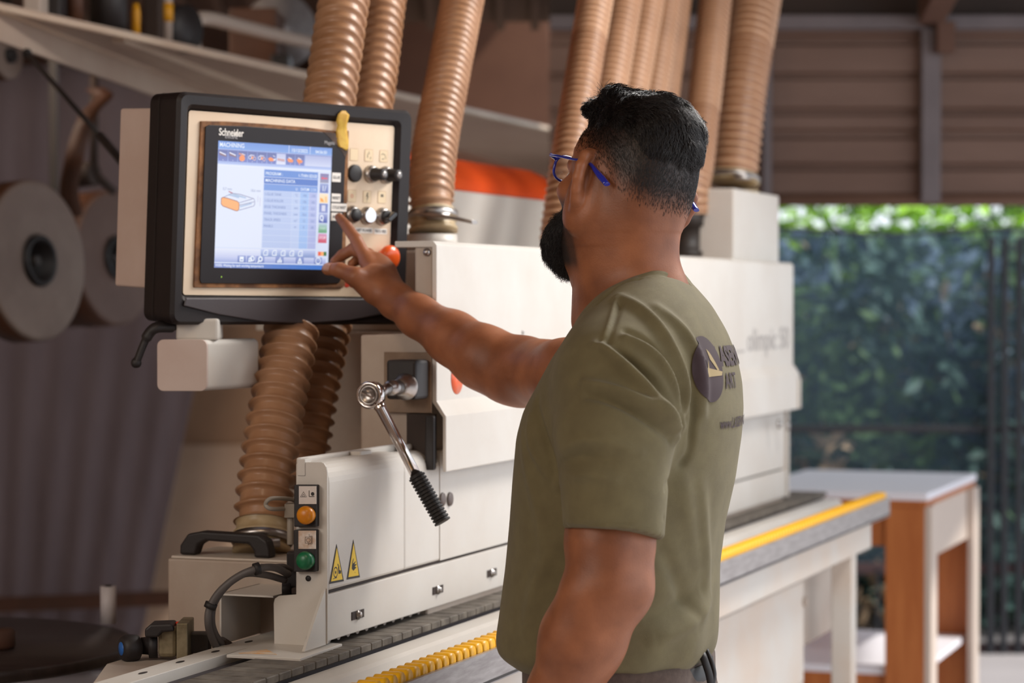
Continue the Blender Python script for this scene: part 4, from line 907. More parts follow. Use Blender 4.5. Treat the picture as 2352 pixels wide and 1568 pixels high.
# display : coordinates measured on the screen rectangle
sTL, tTL = ps(497, 323, FD); sTR, tTR = ps(757, 340, FD); sBL, tBL = ps(487, 614, FD)
sx0, sx1 = (sTL + sBL) / 2, sTR + .001; ty1, ty0 = (tTL + tTR) / 2, tBL
SW, SH = sx1 - sx0, ty1 - ty0
def dq(x, y, k=0): return pp_(sx0 + SW * x, ty1 - SH * y, DD + .0001 + k * .00012)
dm = []; dnames = {}
def dmi(rgb, e=1.08):
    if rgb not in dnames: dnames[rgb] = len(dm); dm.append(lum('screen_%d' % len(dm), rgb, e))
    return dnames[rgb]
D = MB()
def dr(x0, y0, x1, y1, rgb, k=1): D.add([dq(x0, y1, k), dq(x1, y1, k), dq(x1, y0, k), dq(x0, y0, k)], [(0, 1, 2, 3)], dmi(rgb))
def dp(pts, rgb, k=3): D.add([dq(x, y, k) for x, y in pts], [tuple(range(len(pts)))], dmi(rgb))
def dgrad(x0, y0, x1, y1, c0, c1, k=1, n=10):
    for i in range(n):
        t = i / (n - 1); c = tuple(int(round(a + (b - a) * t)) for a, b in zip(c0, c1)); dr(x0, y0 + (y1 - y0) * i / n, x1, y0 + (y1 - y0) * (i + 1) / n, c, k)
def dt(s, x, y, size, rgb, align='LEFT', k=4, sx=1.0, bold=0.012): put_text(D, s, dq(x, y, k), PR, PU, size * SH, dmi(rgb), align, sx, bold)
def dl(x0, y0, x1, y1, rgb, wd=.004, k=4):
    ax_, ay_ = (x1 - x0) * SW, (y1 - y0) * SH; L_ = math.hypot(ax_, ay_); nx_, ny_ = -ay_ / L_ * wd * SH / SW, ax_ / L_ * wd
    D.add([dq(x0 - nx_, y0 - ny_, k), dq(x1 - nx_, y1 - ny_, k), dq(x1 + nx_, y1 + ny_, k), dq(x0 + nx_, y0 + ny_, k)], [(0, 1, 2, 3)], dmi(rgb))
def dring(cx_, cy_, rx, ry, rgb, wd=.003, n=20, k=4):
    for i in range(n): dl(cx_ + rx * math.cos(2 * PI * i / n), cy_ + ry * math.sin(2 * PI * i / n), cx_ + rx * math.cos(2 * PI * (i + 1) / n), cy_ + ry * math.sin(2 * PI * (i + 1) / n), rgb, wd, k)
W_ = (232, 238, 250); BL1 = (104, 142, 214); BL2 = (84, 122, 200); TXT = (238, 244, 255); GR = (128, 146, 196)
dr(0, 0, 1, 1, (216, 224, 246), 0)
dgrad(0, 0, 1, .062, (112, 148, 218), (128, 164, 226))
dl(.61, .0, .61, .062, TXT, .002); dl(.80, .0, .80, .062, TXT, .002)
dt('MACHINING', .01, .045, .048, TXT, sx=.92); dt('15/12/2022', .705, .05, .038, TXT, 'CENTER'); dt('04:56:50', .90, .05, .036, TXT, 'CENTER')
dgrad(0, .064, 1, .175, (126, 142, 204), (172, 188, 234))
for i in range(9):
    x = .004 + i * .0835
    if i == 6: dgrad(x, .072, x + .078, .158, (196, 200, 232), (222, 224, 244), 2, 6)
    else: dgrad(x, .072, x + .078, .158, (104, 112, 168), (118, 130, 196), 2, 6)
    OR = (246, 150, 96); BR_ = (138, 112, 128); WH = (226, 226, 242)
    if i in (0, 1): dp([(x + .004, .088), (x + .066, .108), (x + .066, .124), (x + .012, .112)], BR_); dl(x + .008, .088, x + .062, .108, WH, .005)
    elif i == 2: dp([(x + .034 + .025 * math.cos(t), .128 + .024 * math.sin(t)) for t in np.linspace(0, 2 * PI, 14, endpoint=False)], OR); dl(x + .005, .092, x + .055, .104, (214, 150, 134), .006); dl(x + .03, .09, x + .06, .10, WH, .003)
    elif i in (3, 4): dring(x + .018, .116, .012, .014, WH, .003, 10); dring(x + .056, .124, .011, .014, (224, 190, 190), .003, 10); dp([(x + .026, .11), (x + .044, .106), (x + .048, .126), (x + .03, .132)], OR); dl(x + .02, .096, x + .055, .10, WH, .003)
    elif i == 5: dp([(x + .006, .118), (x + .03, .104), (x + .06, .118), (x + .056, .136), (x + .024, .138)], OR); dp([(x + .055, .118), (x + .078, .112), (x + .072, .13), (x + .055, .132)], WH); dl(x + .05, .09, x + .068, .10, WH, .003)
    elif i == 6: dl(x + .006, .116, x + .07, .122, (206, 160, 160), .006); dl(x + .006, .126, x + .07, .132, (190, 160, 180), .003)
    else: dp([(x + .008, .11), (x + .035, .104), (x + .066, .12), (x + .056, .138), (x + .02, .134)], OR); dl(x + .02, .098, x + .05, .108, WH, .004)
    if i == 8: dp([(x + .03, .09), (x + .045, .12), (x + .034, .156), (x + .022, .12)], OR)
    dp([(x + .036, .146), (x + .042, .146), (x + .042, .151), (x + .036, .151)], WH)
dgrad(.758, .072, .995, .158, (176, 182, 222), (206, 212, 240), 2, 6)
dgrad(0, .175, 1, .192, (190, 204, 240), (232, 236, 250), 1, 3)
dr(0, .192, .395, .835, (224, 230, 248), 1)
# panel drawing
dt('0,7 mm', .05, .385, .03, (170, 178, 204)); dt('18,6 mm', .285, .388, .03, (170, 178, 204))
OL = (120, 118, 156)
dp([(.040, .452), (.052, .444), (.085, .448), (.175, .470), (.192, .484), (.192, .532), (.182, .545), (.165, .545), (.055, .512), (.040, .496)], (255, 178, 116))
pts = [(.040, .452), (.052, .444), (.085, .448), (.175, .470), (.192, .484), (.192, .532), (.182, .545), (.165, .545), (.055, .512), (.040, .496), (.040, .452)]
for i in range(len(pts) - 1): dl(*pts[i], *pts[i + 1], (176, 120, 100), .0035)
for s in ((.06, .442, .13, .408), (.13, .408, .20, .414), (.20, .414, .318, .444), (.318, .444, .326, .462), (.326, .462, .326, .490), (.326, .490, .318, .502), (.318, .502, .195, .54), (.195, .48, .305, .446), (.195, .500, .322, .468)): dl(*s, OL, .0022)
for s in ((.10, .420, .19, .440), (.125, .412, .225, .434), (.15, .42, .25, .44), (.20, .512, .30, .482)): dl(*s, (178, 196, 224), .006)
dl(.10, .395, .135, .408, (180, 90, 110), .004)
for s in ((.352, .42, .352, .47), (.372, .43, .372, .50)): dl(*s, (196, 190, 206), .002)
# data table
tx0, tx1 = .402, .880
dr(tx0, .205, tx1, .262, BL1, 2); dr(tx0, .266, tx1, .318, BL2, 2); dr(tx0, .321, tx1, .372, (120, 154, 220), 2)
dt('PROGRAM :', .412, .247, .034, TXT); dt('1-THIN EDGE', .872, .250, .034, TXT, 'RIGHT'); dt('MACHINING DATA', .412, .303, .036, TXT)
cols = (.402, .655, .725, .805, .880)
dt('U', .69, .36, .028, TXT, 'CENTER'); dt('DATUM', .765, .36, .032, TXT, 'CENTER', sx=.8); dt('COR', .842, .36, .03, (200, 216, 246), 'CENTER')
rows = [('1-GLUE TANK', '°C', '190', '178'), ('1-GLUE ROLLER', '°C', '190', '182'), ('EDGE THICKNESS', 'mm', '0,7', '0,4'), ('PANEL THICKNESS', 'mm', '18,6', '18,5'), ('TRACK SPEED', "m/'", '12', '0,0'), ('PANELS', 'nr', '0', '68')]
for j in range(9):
    y0 = .374 + j * .0512
    for i in range(4):
        dr(cols[i], y0, cols[i + 1] - .002, y0 + .049, ((186, 200, 236), (190, 204, 238), (164, 192, 238), (178, 186, 230))[i], 2)
    if j < 6:
        for i, (al, xx) in enumerate((('LEFT', .41), ('CENTER', .69), ('CENTER', .765), ('CENTER', .842))): dt(rows[j][i], xx, y0 + .036, .028, GR, al)
dgrad(tx0 - .008, .842, tx1, .905, (196, 206, 240), (140, 158, 208), 2, 6)
for i in range(5):
    x = .418 + i * .077
    for s in ((x + .012, .852, x + .036, .852), (x + .036, .852, x + .036, .892), (x + .036, .892, x, .892), (x, .892, x, .866), (x, .866, x + .012, .852)): dl(*s, TXT, .0035)
    dt('%d' % (i + 1), x + .02, .886, .026, TXT)
# side icons
ic = [((132, 120, 172), (148, 148, 176)), ((150, 162, 210), (106, 120, 186)), ((252, 226, 196), (250, 214, 160)), ((112, 126, 188), (134, 146, 204)), ((164, 174, 220), (92, 108, 180)), ((184, 206, 214), (112, 170, 126)), ((216, 160, 196), (210, 82, 104))]
for i, (c0, c1) in enumerate(ic): dgrad(.900, .212 + i * .082, .978, .288 + i * .082, c0, c1, 2, 7)
y = .25; dp([(.907, y), (.925, y - .014), (.925, y - .005), (.965, y - .005), (.965, y + .006), (.925, y + .006), (.925, y + .014)], (226, 84, 110)); 
dt('1/', .915, .355, .062, TXT); dp([(.905, .41), (.93, .42), (.94, .445), (.912, .44)], (248, 160, 60)); dp([(.95, .40), (.965, .40), (.965, .445), (.955, .445)], (246, 190, 120))
dp([(.922, .47), (.956, .47), (.956, .52), (.922, .52)], (214, 214, 236)); dring(.925, .575, .014, .02, TXT, .005, 12); dl(.938, .575, .934, .608, TXT, .004)
dt('START', .94, .668, .022, (214, 236, 220), 'CENTER'); dt('STOP', .938, .748, .03, (255, 230, 240), 'CENTER')
for i, c_ in enumerate(((238, 110, 80), (255, 180, 116), (70, 122, 74))):
    x = .903 + i * .026; dr(x, .852, x + .026, .886, c_, 3)
# bottom bar
dgrad(0, .846, .39, .93, (224, 228, 246), (196, 202, 236), 1, 5)
dgrad(0, .908, .978, .956, (202, 208, 240), (160, 172, 220), 1, 6)
for x in (.195, .275, .355, .525, .705, .870): dgrad(x, .900, x + .072, .955, (150, 162, 214), (112, 130, 192), 2, 6)
dp([(.213, .908), (.247, .908), (.247, .948), (.213, .948)], TXT); dr(.220, .93, .240, .938, (120, 136, 196), 4)
dring(.305, .93, .012, .014, TXT, .005); dring(.322, .922, .016, .018, TXT, .005, 12); dl(.288, .948, .298, .936, TXT, .006)
dring(.392, .924, .016, .018, TXT, .006, 12); dl(.368, .952, .384, .936, TXT, .006)
for k_, hh in enumerate((.018, .03, .044, .024)): dr(.540 + k_ * .011, .95 - hh, .548 + k_ * .011, .95, TXT, 4)
for s in ((.722, .948, .76, .948), (.76, .948, .741, .908), (.741, .908, .722, .948), (.741, .920, .741, .942)): dl(*s, TXT, .004)
dring(.906, .928, .022, .024, TXT, .004); dt('?', .906, .938, .03, TXT, 'CENTER')
dr(0, .957, .978, .962, (232, 238, 252), 3)
for i in range(14): dr(i / 14, .963, (i + 1) / 14, 1, tuple(int(a + (b - a) * i / 13) for a, b in zip((122, 140, 204), (66, 122, 206))), 2)
dt('W005: Waiting for tank working temperature', .006, .990, .030, TXT, sx=.88)
disp = D.build('display', dm, touch); disp['label'] = 'lit blue and white display'
# logo lettering on the bezel
mb = MB(); lg = fp(498, 310, DD); put_text(mb, 'Schneider', lg, PR, PU, .0158, sx=.78, bold=.02); mb.build('maker_name', M_label, touch); mb = MB(); put_text(mb, 'Electric', pp_(*ps(512, 317, FD), DD), PR, PU, .0085, sx=1.0); mb.build('maker_name', M_alu, touch); mb = MB()
a = ps(534, 312, FD); mb.add([pp_(a[0], a[1], DD), pp_(a[0] + .0105, a[1], DD), pp_(a[0] + .0105, a[1] + .0052, DD), pp_(a[0], a[1] + .0052, DD)], [(0, 1, 2, 3)])
mb.build('logo_block', M_label, touch); mb = MB(); put_text(mb, 'Magelis', pp_(*ps(740, 331, FD), DD + .0004), PR, PU, .0085, sx=.9); mb.build('model_name', M_alu, touch)
mb = MB(); c = fp(503, 637, DD); mb.box(c, PR * .0016, PU * .0024, PN * .0003); mb.build('indicator_light', lum('green_led', (170, 220, 60), 1.0), touch)
# paper labels
def plab(x0, y0, x1, y1, txt, on_bezel=True, sz=.0062):
    d = (DD if on_bezel else FD) + .0001
    s0_, t1_ = ps(x0, y0, FD); s1_, t0_ = ps(x1, y1, FD); mb = MB()
    mb.prism([pp_(s0_, t0_, d), pp_(s1_, t0_, d), pp_(s1_, t1_, d), pp_(s0_, t1_, d)], PN * .0003, 0)
    vs, fs = text2d(txt, 'CENTER', .03); wdt = max(v[0] for v in vs) - min(v[0] for v in vs)
    put_text(mb, txt, pp_((s0_ + s1_) / 2, (t0_ + t1_) / 2 - sz * .36, d + .0004), PR, PU, sz, 1, 'CENTER', min(1.0, (s1_ - s0_) * .88 / (wdt * sz)), .03)
    return mb.build('paper_label', [M_label, M_ink], con)
plab(758, 396, 777, 418, 'GLUE'); plab(757, 444, 777, 464, 'RESET'); plab(756, 466, 791, 486, 'CYCLE RESET'); plab(756, 488, 780, 507, 'AUTO')
plab(816, 522, 856, 536, 'NET POWER', False); plab(859, 524, 888, 538, 'TRACK FEED', False)
# legend squares
def legend(x, y, kind):
    s_, t_ = ps(x, y, FD); mb = MB(); d = FD + .0001; ww, hh = .0185, .0205
    mb.prism(rrect(pp_(s_, t_, d), PR, PU, ww, hh, .002), PN * .0001, 0); mb.prism(rrect(pp_(s_, t_, d + .0001), PR, PU, ww - .0012, hh - .0012, .0016), PN * .0002, 1)
    def l_(a, b, c, e, wd=.0005, mi=2):
        p = pp_(s_ + a, t_ + b, d + .0005); q = pp_(s_ + c, t_ + e, d + .0005); v = q - p; v /= np.linalg.norm(v); n_ = np.cross(v, PN) * wd; mb.add([p - n_, q - n_, q + n_, p + n_], [(0, 1, 2, 3)], mi)
    if kind == 1: l_(-.003, -.004, -.003, .003); l_(.0, .002, .0, .007); l_(.003, -.006, .004, -.002)
    if kind == 2: l_(-.005, .002, -.002, .005); l_(-.001, .004, .003, .002); l_(.004, -.004, .004, .001); l_(-.004, -.005, .001, -.004)
    if kind == 3:
        for i in range(12): l_(.0025 * math.cos(i * PI / 6), .0025 * math.sin(i * PI / 6), .0025 * math.cos((i + 1) * PI / 6), .0025 * math.sin((i + 1) * PI / 6), .0004, 3)
    if kind == 4: l_(.001, .007, -.0015, .0005, .0009); l_(-.0015, .0015, .0018, .001, .0007); l_(.0018, .001, -.0005, -.005, .0007); l_(-.0005, -.0065, -.0005, -.008, .0005)
    if kind == 5:
        for i in range(4): l_(-.003, .001 + i * .0012, .003, .001 + i * .0012, .0004)
    mb.build('legend_square', [mat('legend_line', (190, 150, 110), .6), mat('legend_cream', (228, 204, 168), .6), M_ink, M_red], con)
for (x, y, k_) in ((813, 355, 0), (847, 357, 1), (881, 359, 2), (808, 450, 3), (843, 452, 4), (877, 453, 5)): legend(x, y, k_)
# buttons
def ring(px, py, r=.0150, h=.010):
    c = fp(px, py, FD + .0002); mb = MB(); mb.lathe(c, PN, [(0, .001), (0, r), (.002, r + .0002), (h * .6, r - .001), (h, r - .0035), (h, .001)], 40); return mb.build('button_ring', M_steel, con), c
c = fp(813, 398, FD + .0002); mb = MB(); mb.lathe(c, PN, [(0, .001), (0, .0145), (.004, .0145), (.0055, .012), (.006, .001)], 40); mb.build('blanking_plug', M_black, con)
for (px, py) in ((851, 400), (885, 402)):
    o, c = ring(px, py); mb = MB(); mb.lathe(c + PN * .0102, PN, [(0, .001), (0, .0115), (.003, .0115), (.005, .0100), (.022, .0095), (.024, .008), (.024, .0005)], 36); kb = mb.build('key_knob', M_black, o)
    mb = MB(); mb.lathe(c + PN * .0343, PN, [(0, .001), (0, .0052), (.0006, .0052), (.0006, .0005)], 28); mb.box(c + PN * .0351 - PR * .0005 - PU * .0035, PR * .0011, PU * .007, PN * .0002, 1); mb.build('key_slot', [M_steel, M_ink], o)
o, c = ring(808, 493); mb = MB(); mb.lathe(c + PN * .0102, PN, [(0, .001), (0, .0112), (.002, .0110), (.002, .0005)], 36); mb.build('button_cap', M_black, o)
o, c = ring(842, 495); mb = MB(); mb.lathe(c + PN * .0102, PN, [(0, .001), (0, .0110), (.002, .0105), (.003, .008), (.0032, .0005)], 36); l_ = mb.build('lit_button', lum('lit_white', (246, 248, 255), 1.35), o); l_['label'] = 'glowing white button'
o, c = ring(877, 497); mb = MB(); mb.lathe(c + PN * .0102, PN, [(0, .001), (0, .0112), (.004, .0108), (.005, .009), (.005, .0005)], 36); mb.build('button_cap', M_black, o)
lev = MB(); dv = (PR * .80 + PU * .6); dvn = np.cross(PN, dv); lev.prism(rrect(c + PN * .015, dv, dvn, .022, .008, .0035), PN * .013); lev.build('switch_lever', mat('gloss_black', (26, 22, 24), .15, coat=.5), o, bev=.002, seg=3)
c = fp(878, 590, FD + .0002); mb = MB(); mb.lathe(c, PN, [(0, .001), (0, .012), (.012, .012), (.013, .0195), (.017, .0205), (.022, .0200), (.026, .0165), (.0285, .011), (.029, .0005)], 44); es = mb.build('emergency_stop', M_orange_btn, con)
mb = MB(); c = fp(792, 658, FD + .0004); put_text(mb, 'scm', c, PR, PU, .024, sx=1.0, bold=.04); mb.build('red_lettering', M_red, con)
# tape
pts = [(786, 254), (795, 257), (800, 266), (797, 282), (800, 300), (804, 322), (802, 340), (795, 346), (788, 338), (778, 334), (776, 318), (774, 300), (777, 286), (771, 280), (776, 262)]
n_ = 12; L_ = [(774, 262), (771, 278), (777, 288), (774, 300), (776, 318), (779, 336)]; R_ = [(800, 264), (797, 280), (798, 290), (800, 304), (804, 324), (802, 341)]
V = []; F = []
dz = [.002, .001, -.004, -.0025, -.002, .0002 + DD - FD - .002]
TL = [(783, 254)] + L_ + [(789, 340)]; TR = [(791, 254)] + R_ + [(797, 346)]
dzz = [.0022, .0022, .0018, -.002, -.003, -.003, -.0026, -.0026]
mb = MB()
for k, (l, r_) in enumerate(zip(TL, TR)):
    d = dzz[k]
    for j in range(5):
        x = l[0] + (r_[0] - l[0]) * j / 4; y = l[1] + (r_[1] - l[1]) * j / 4; s_, t_ = ps(x, y, 0); V.append(pp_(s_, t_, d + .0006 * math.sin(k * 2.1 + j * 1.7)))
for k in range(len(TL) - 1):
    for j in range(4): a = k * 5 + j; F.append((a, a + 1, a + 6, a + 5))
mb.add(V, F, 0, True); tp = mb.build('tape_strip', M_tape, con); so = tp.modifiers.new('s', 'SOLIDIFY'); so.thickness = .0004; tp['label'] = 'crumpled yellow tape'
# box behind
sb0 = -.246 - .0; 
bk = [pp_(s, t, -depth + .0) for s, t in ((-.235, -.118), (.10, -.118), (.10, .150), (-.235, .150))]
mb = MB(); mb.prism(rrect(pp_(-.06, .014, -depth), PR, PU, .355, .282, .004), -PN * .088); mb.build('rear_box', M_plate_back, con, bev=.003)
print('part4 ok')
# ================================================================== THE MAN
class Grid:
    def __init__(s, lo, hi, h):
        s.lo = np.array(lo, float); s.h = h; s.n = np.ceil((np.array(hi) - s.lo) / h).astype(int) + 1
        s.D = np.full(s.n, 1.0, np.float32)
        s.ax = [(s.lo[k] + np.arange(s.n[k]) * h).astype(np.float32) for k in range(3)]
    def sub(s, lo, hi):
        a = np.clip(np.floor((np.asarray(lo) - s.lo) / s.h).astype(int), 0, s.n); b = np.clip(np.ceil((np.asarray(hi) - s.lo) / s.h).astype(int) + 1, 0, s.n)
        if (b <= a).any(): return None
        sl = tuple(slice(a[k], b[k]) for k in range(3))
        return sl, s.ax[0][sl[0]][:, None, None], s.ax[1][sl[1]][None, :, None], s.ax[2][sl[2]][None, None, :]
    def comb(s, sl, d, k, op):
        a = s.D[sl]
        if op == 'add':
            if k <= 0: s.D[sl] = np.minimum(a, d)
            else:
                h = np.clip(.5 + .5 * (a - d) / k, 0, 1); s.D[sl] = a * (1 - h) + d * h - k * h * (1 - h)
        else:
            d = -d
            if k <= 0: s.D[sl] = np.maximum(a, d)
            else:
                h = np.clip(.5 - .5 * (a - d) / k, 0, 1); s.D[sl] = a * (1 - h) + d * h + k * h * (1 - h)
    def cap(s, a, b, r1, r2=None, k=.01, op='add'):
        r2 = r1 if r2 is None else r2; a = np.asarray(a, float); b = np.asarray(b, float); pad = max(r1, r2) + k * 1.2 + 2 * s.h
        q = s.sub(np.minimum(a, b) - pad, np.maximum(a, b) + pad)
        if q is None: return
        sl, X, Y, Z = q; ab = b - a; L = max(ab @ ab, 1e-12)
        t = np.clip(((X - a[0]) * ab[0] + (Y - a[1]) * ab[1] + (Z - a[2]) * ab[2]) / L, 0, 1)
        d = np.sqrt((X - a[0] - ab[0] * t) ** 2 + (Y - a[1] - ab[1] * t) ** 2 + (Z - a[2] - ab[2] * t) ** 2) - (r1 + (r2 - r1) * t)
        s.comb(sl, d, k, op)
    def ell(s, c, R, r, k=.01, op='add'):      # R rows are the local axes
        c = np.asarray(c, float); R = np.asarray(R, float); r = np.asarray(r, float)
        ext = np.sqrt(((R * r[:, None]) ** 2).sum(0)) + k * 1.2 + 2 * s.h
        q = s.sub(c - ext, c + ext)
        if q is None: return
        sl, X, Y, Z = q; x, y, z = X - c[0], Y - c[1], Z - c[2]
        p = [(R[i, 0] * x + R[i, 1] * y + R[i, 2] * z) for i in range(3)]
        k0 = np.sqrt(sum((p[i] / r[i]) ** 2 for i in range(3))); k1 = np.sqrt(sum((p[i] / r[i] ** 2) ** 2 for i in range(3))) + 1e-9
        s.comb(sl, k0 * (k0 - 1) / k1, k, op)
    def halfspace(s, p, n):                    # keep the side with n.(x-p) < 0
        n = np.asarray(n, float); n /= np.linalg.norm(n)
        d = (s.ax[0][:, None, None] - p[0]) * n[0] + (s.ax[1][None, :, None] - p[1]) * n[1] + (s.ax[2][None, None, :] - p[2]) * n[2]
        s.D = np.maximum(s.D, d.astype(np.float32))
    def nets(s):
        D = s.D; I = D < 0; n = s.n
        cnt = np.zeros(n - 1, np.uint8); offs = [(i, j, k) for i in (0, 1) for j in (0, 1) for k in (0, 1)]
        for (i, j, k) in offs: cnt += I[i:n[0] - 1 + i, j:n[1] - 1 + j, k:n[2] - 1 + k]
        act = np.argwhere((cnt > 0) & (cnt < 8)); idx = np.full(n - 1, -1, np.int32); idx[tuple(act.T)] = np.arange(len(act))
        cor = np.array([D[act[:, 0] + i, act[:, 1] + j, act[:, 2] + k] for (i, j, k) in offs]); O = np.array(offs, float)
        S = np.zeros((len(act), 3)); N = np.zeros(len(act))
        for a in range(8):
            for b in range(a + 1, 8):
                if np.abs(O[a] - O[b]).sum() != 1: continue
                m = (cor[a] < 0) != (cor[b] < 0); t = np.where(m, cor[a] / np.where(m, cor[a] - cor[b], 1), 0)
                S += np.where(m[:, None], O[a] + (O[b] - O[a]) * t[:, None], 0); N += m
        V = s.lo + (act + S / N[:, None]) * s.h; F = []
        for ax_ in range(3):
            sl0 = [slice(None)] * 3; sl1 = [slice(None)] * 3; sl0[ax_] = slice(0, -1); sl1[ax_] = slice(1, None)
            a = I[tuple(sl0)]; b = I[tuple(sl1)]; E_ = np.argwhere(a != b); u, v = (ax_ + 1) % 3, (ax_ + 2) % 3
            ok = (E_[:, u] > 0) & (E_[:, v] > 0) & (E_[:, u] < n[u] - 1) & (E_[:, v] < n[v] - 1); E_ = E_[ok]
            fl = a[tuple(E_.T)]
            def cell(du, dv): q = E_.copy(); q[:, u] += du; q[:, v] += dv; return idx[tuple(q.T)]
            q = np.stack([cell(-1, -1), cell(0, -1), cell(0, 0), cell(-1, 0)], 1)
            q[~fl] = q[~fl][:, ::-1]; F.append(q)
        F = np.concatenate(F); F = F[(F >= 0).all(1)]
        return V, F
def make_mesh(name, VF, m_, parent, smooth=True, vattr=None):
    V = np.concatenate([v for v, f in VF]); o = 0; FF = []
    for v, f in VF: FF.append(f + o); o += len(v)
    F = np.concatenate(FF); me = bpy.data.meshes.new(name)
    Mi = np.array(wm(parent).inverted()); Vl = V @ Mi[:3, :3].T + Mi[:3, 3]
    k = F.shape[1]
    me.vertices.add(len(V)); me.vertices.foreach_set('co', Vl.astype(np.float32).ravel())
    me.loops.add(F.size); me.loops.foreach_set('vertex_index', F.astype(np.int32).ravel())
    me.polygons.add(len(F)); me.polygons.foreach_set('loop_start', np.arange(0, F.size, k, dtype=np.int32)); me.polygons.foreach_set('loop_total', np.full(len(F), k, np.int32))
    me.polygons.foreach_set('use_smooth', np.full(len(F), smooth)); me.update(calc_edges=True); me.validate()
    if vattr is not None:
        for nm, arr in vattr.items():
            a = me.attributes.new(nm, 'FLOAT', 'POINT')
            if len(me.vertices) == len(arr): a.data.foreach_set('value', arr.astype(np.float32))
    for mm in (m_ if isinstance(m_, list) else [m_]): me.materials.append(mm)
    ob = bpy.data.objects.new(name, me); C.objects.link(ob); ob.parent = parent; return ob
def vnormals(V, F):
    a, b, c, d = V[F[:, 0]], V[F[:, 1]], V[F[:, 2]], V[F[:, 3]]; fn = np.cross(c - a, d - b); N = np.zeros_like(V)
    for k in range(4): np.add.at(N, F[:, k], fn)
    return N / (np.linalg.norm(N, axis=1)[:, None] + 1e-12)
def smooth(V, F, it=2, lam=.5):
    n = len(V); e = np.concatenate([F[:, [0, 1]], F[:, [1, 2]], F[:, [2, 3]], F[:, [3, 0]]]); e = np.concatenate([e, e[:, ::-1]])
    deg = np.bincount(e[:, 0], minlength=n)[:, None] + 1e-9
    for i in range(it):
        S = np.stack([np.bincount(e[:, 0], weights=V[e[:, 1], k], minlength=n) for k in range(3)], 1); V = V + (S / deg - V) * lam
    return V
def sstep(x, a, b): t = np.clip((x - a) / (b - a), 0, 1); return t * t * (3 - 2 * t)

# skin and shirt materials
def skin_mat():
    m = bpy.data.materials.new('skin'); m.use_nodes = True; n = m.node_tree.nodes; l = m.node_tree.links; b = n['Principled BSDF']
    b.inputs['Roughness'].default_value = .48; b.inputs['Specular IOR Level'].default_value = .45
    b.inputs['Subsurface Weight'].default_value = .12; b.inputs['Subsurface Radius'].default_value = (.010, .004, .002); b.inputs['Subsurface Scale'].default_value = .6
    tc = n.new('ShaderNodeTexCoord')
    t = n.new('ShaderNodeTexNoise'); t.inputs['Scale'].default_value = 18; t.inputs['Detail'].default_value = 6; l.new(tc.outputs['Object'], t.inputs[0])
    r = n.new('ShaderNodeValToRGB'); l.new(t.outputs[0], r.inputs[0]); r.color_ramp.elements[0].position = .35; r.color_ramp.elements[1].position = .68
    r.color_ramp.elements[0].color = s2l((126, 74, 46)) + (1,); r.color_ramp.elements[1].color = s2l((158, 98, 64)) + (1,)
    at = n.new('ShaderNodeAttribute'); at.attribute_name = 'stubble'
    sp = n.new('ShaderNodeTexNoise'); sp.inputs['Scale'].default_value = 900; sp.inputs['Detail'].default_value = 2; l.new(tc.outputs['Object'], sp.inputs[0])
    ad = n.new('ShaderNodeMath'); ad.operation = 'MULTIPLY_ADD'; l.new(sp.outputs[0], ad.inputs[0]); ad.inputs[1].default_value = .7; ad.inputs[2].default_value = -.35
    a2 = n.new('ShaderNodeMath'); a2.operation = 'ADD'; l.new(at.outputs['Fac'], a2.inputs[0])
    g = n.new('ShaderNodeMath'); g.operation = 'MULTIPLY'; l.new(ad.outputs[0], g.inputs[0]); l.new(at.outputs['Fac'], g.inputs[1]); l.new(g.outputs[0], a2.inputs[1])
    cl = n.new('ShaderNodeClamp'); l.new(a2.outputs[0], cl.inputs[0])
    mx = n.new('ShaderNodeMix'); mx.data_type = 'RGBA'; l.new(cl.outputs[0], mx.inputs[0]); l.new(r.outputs[0], mx.inputs[6]); mx.inputs[7].default_value = s2l((14, 10, 10)) + (1,)
    l.new(mx.outputs[2], b.inputs['Base Color'])
    t2 = n.new('ShaderNodeTexNoise'); t2.inputs['Scale'].default_value = 380; t2.inputs['Detail'].default_value = 5; l.new(tc.outputs['Object'], t2.inputs[0])
    bp = n.new('ShaderNodeBump'); bp.inputs['Strength'].default_value = .22; bp.inputs['Distance'].default_value = .0015; l.new(t2.outputs[0], bp.inputs['Height']); l.new(bp.outputs[0], b.inputs['Normal'])
    return m
M_skin = skin_mat()
M_shirt = mat('olive_jersey', (108, 98, 66), .82, rgb2=(99, 89, 59), vscale=30, bump=.35, bscale=1400, sheen=.08)
M_hair = mat('black_hair', (26, 20, 19), .38, spec=.5)
M_hairtop = mat('black_hair_mass', (18, 14, 14), .8, bump=.6, bscale=260)

man = thing('person', 'bearded man in an olive t-shirt and blue glasses pointing at the lit console', 'person', (0.145, 3.27, 0))
YB = 3.25
TF = np.array([-.951, .309, 0]); TR_ = np.array([.309, .951, 0])
ROWS = [(625, 1480, 1560, .045), (640, 1440, 1582, .075), (665, 1400, 1606, .105), (700, 1366, 1637, .135), (760, 1312, 1672, .168), (820, 1272, 1695, .185), (880, 1240, 1706, .192), (940, 1208, 1708, .194), (1000, 1192, 1703, .192),
        (1100, 1183, 1688, .186), (1200, 1176, 1664, .178), (1300, 1168, 1650, .174), (1400, 1156, 1648, .174), (1460, 1147, 1646, .174), (1490, 1150, 1640, .172), (1508, 1170, 1628, .166), (1520, 1200, 1612, .155)]
tz = []; tcx = []; tcy = []; ta = []; tb_ = []
for y, xl_, xr_, a in ROWS:
    c = P((xl_ + xr_) / 2, y, YB); Wd = .5 * (P(xr_, y, YB)[0] - P(xl_, y, YB)[0])
    tz.append(c[2]); tcx.append(c[0]); tcy.append(YB); ta.append(a); tb_.append(math.sqrt(max(Wd ** 2 - (a * .309) ** 2, 4e-4)) / .951)
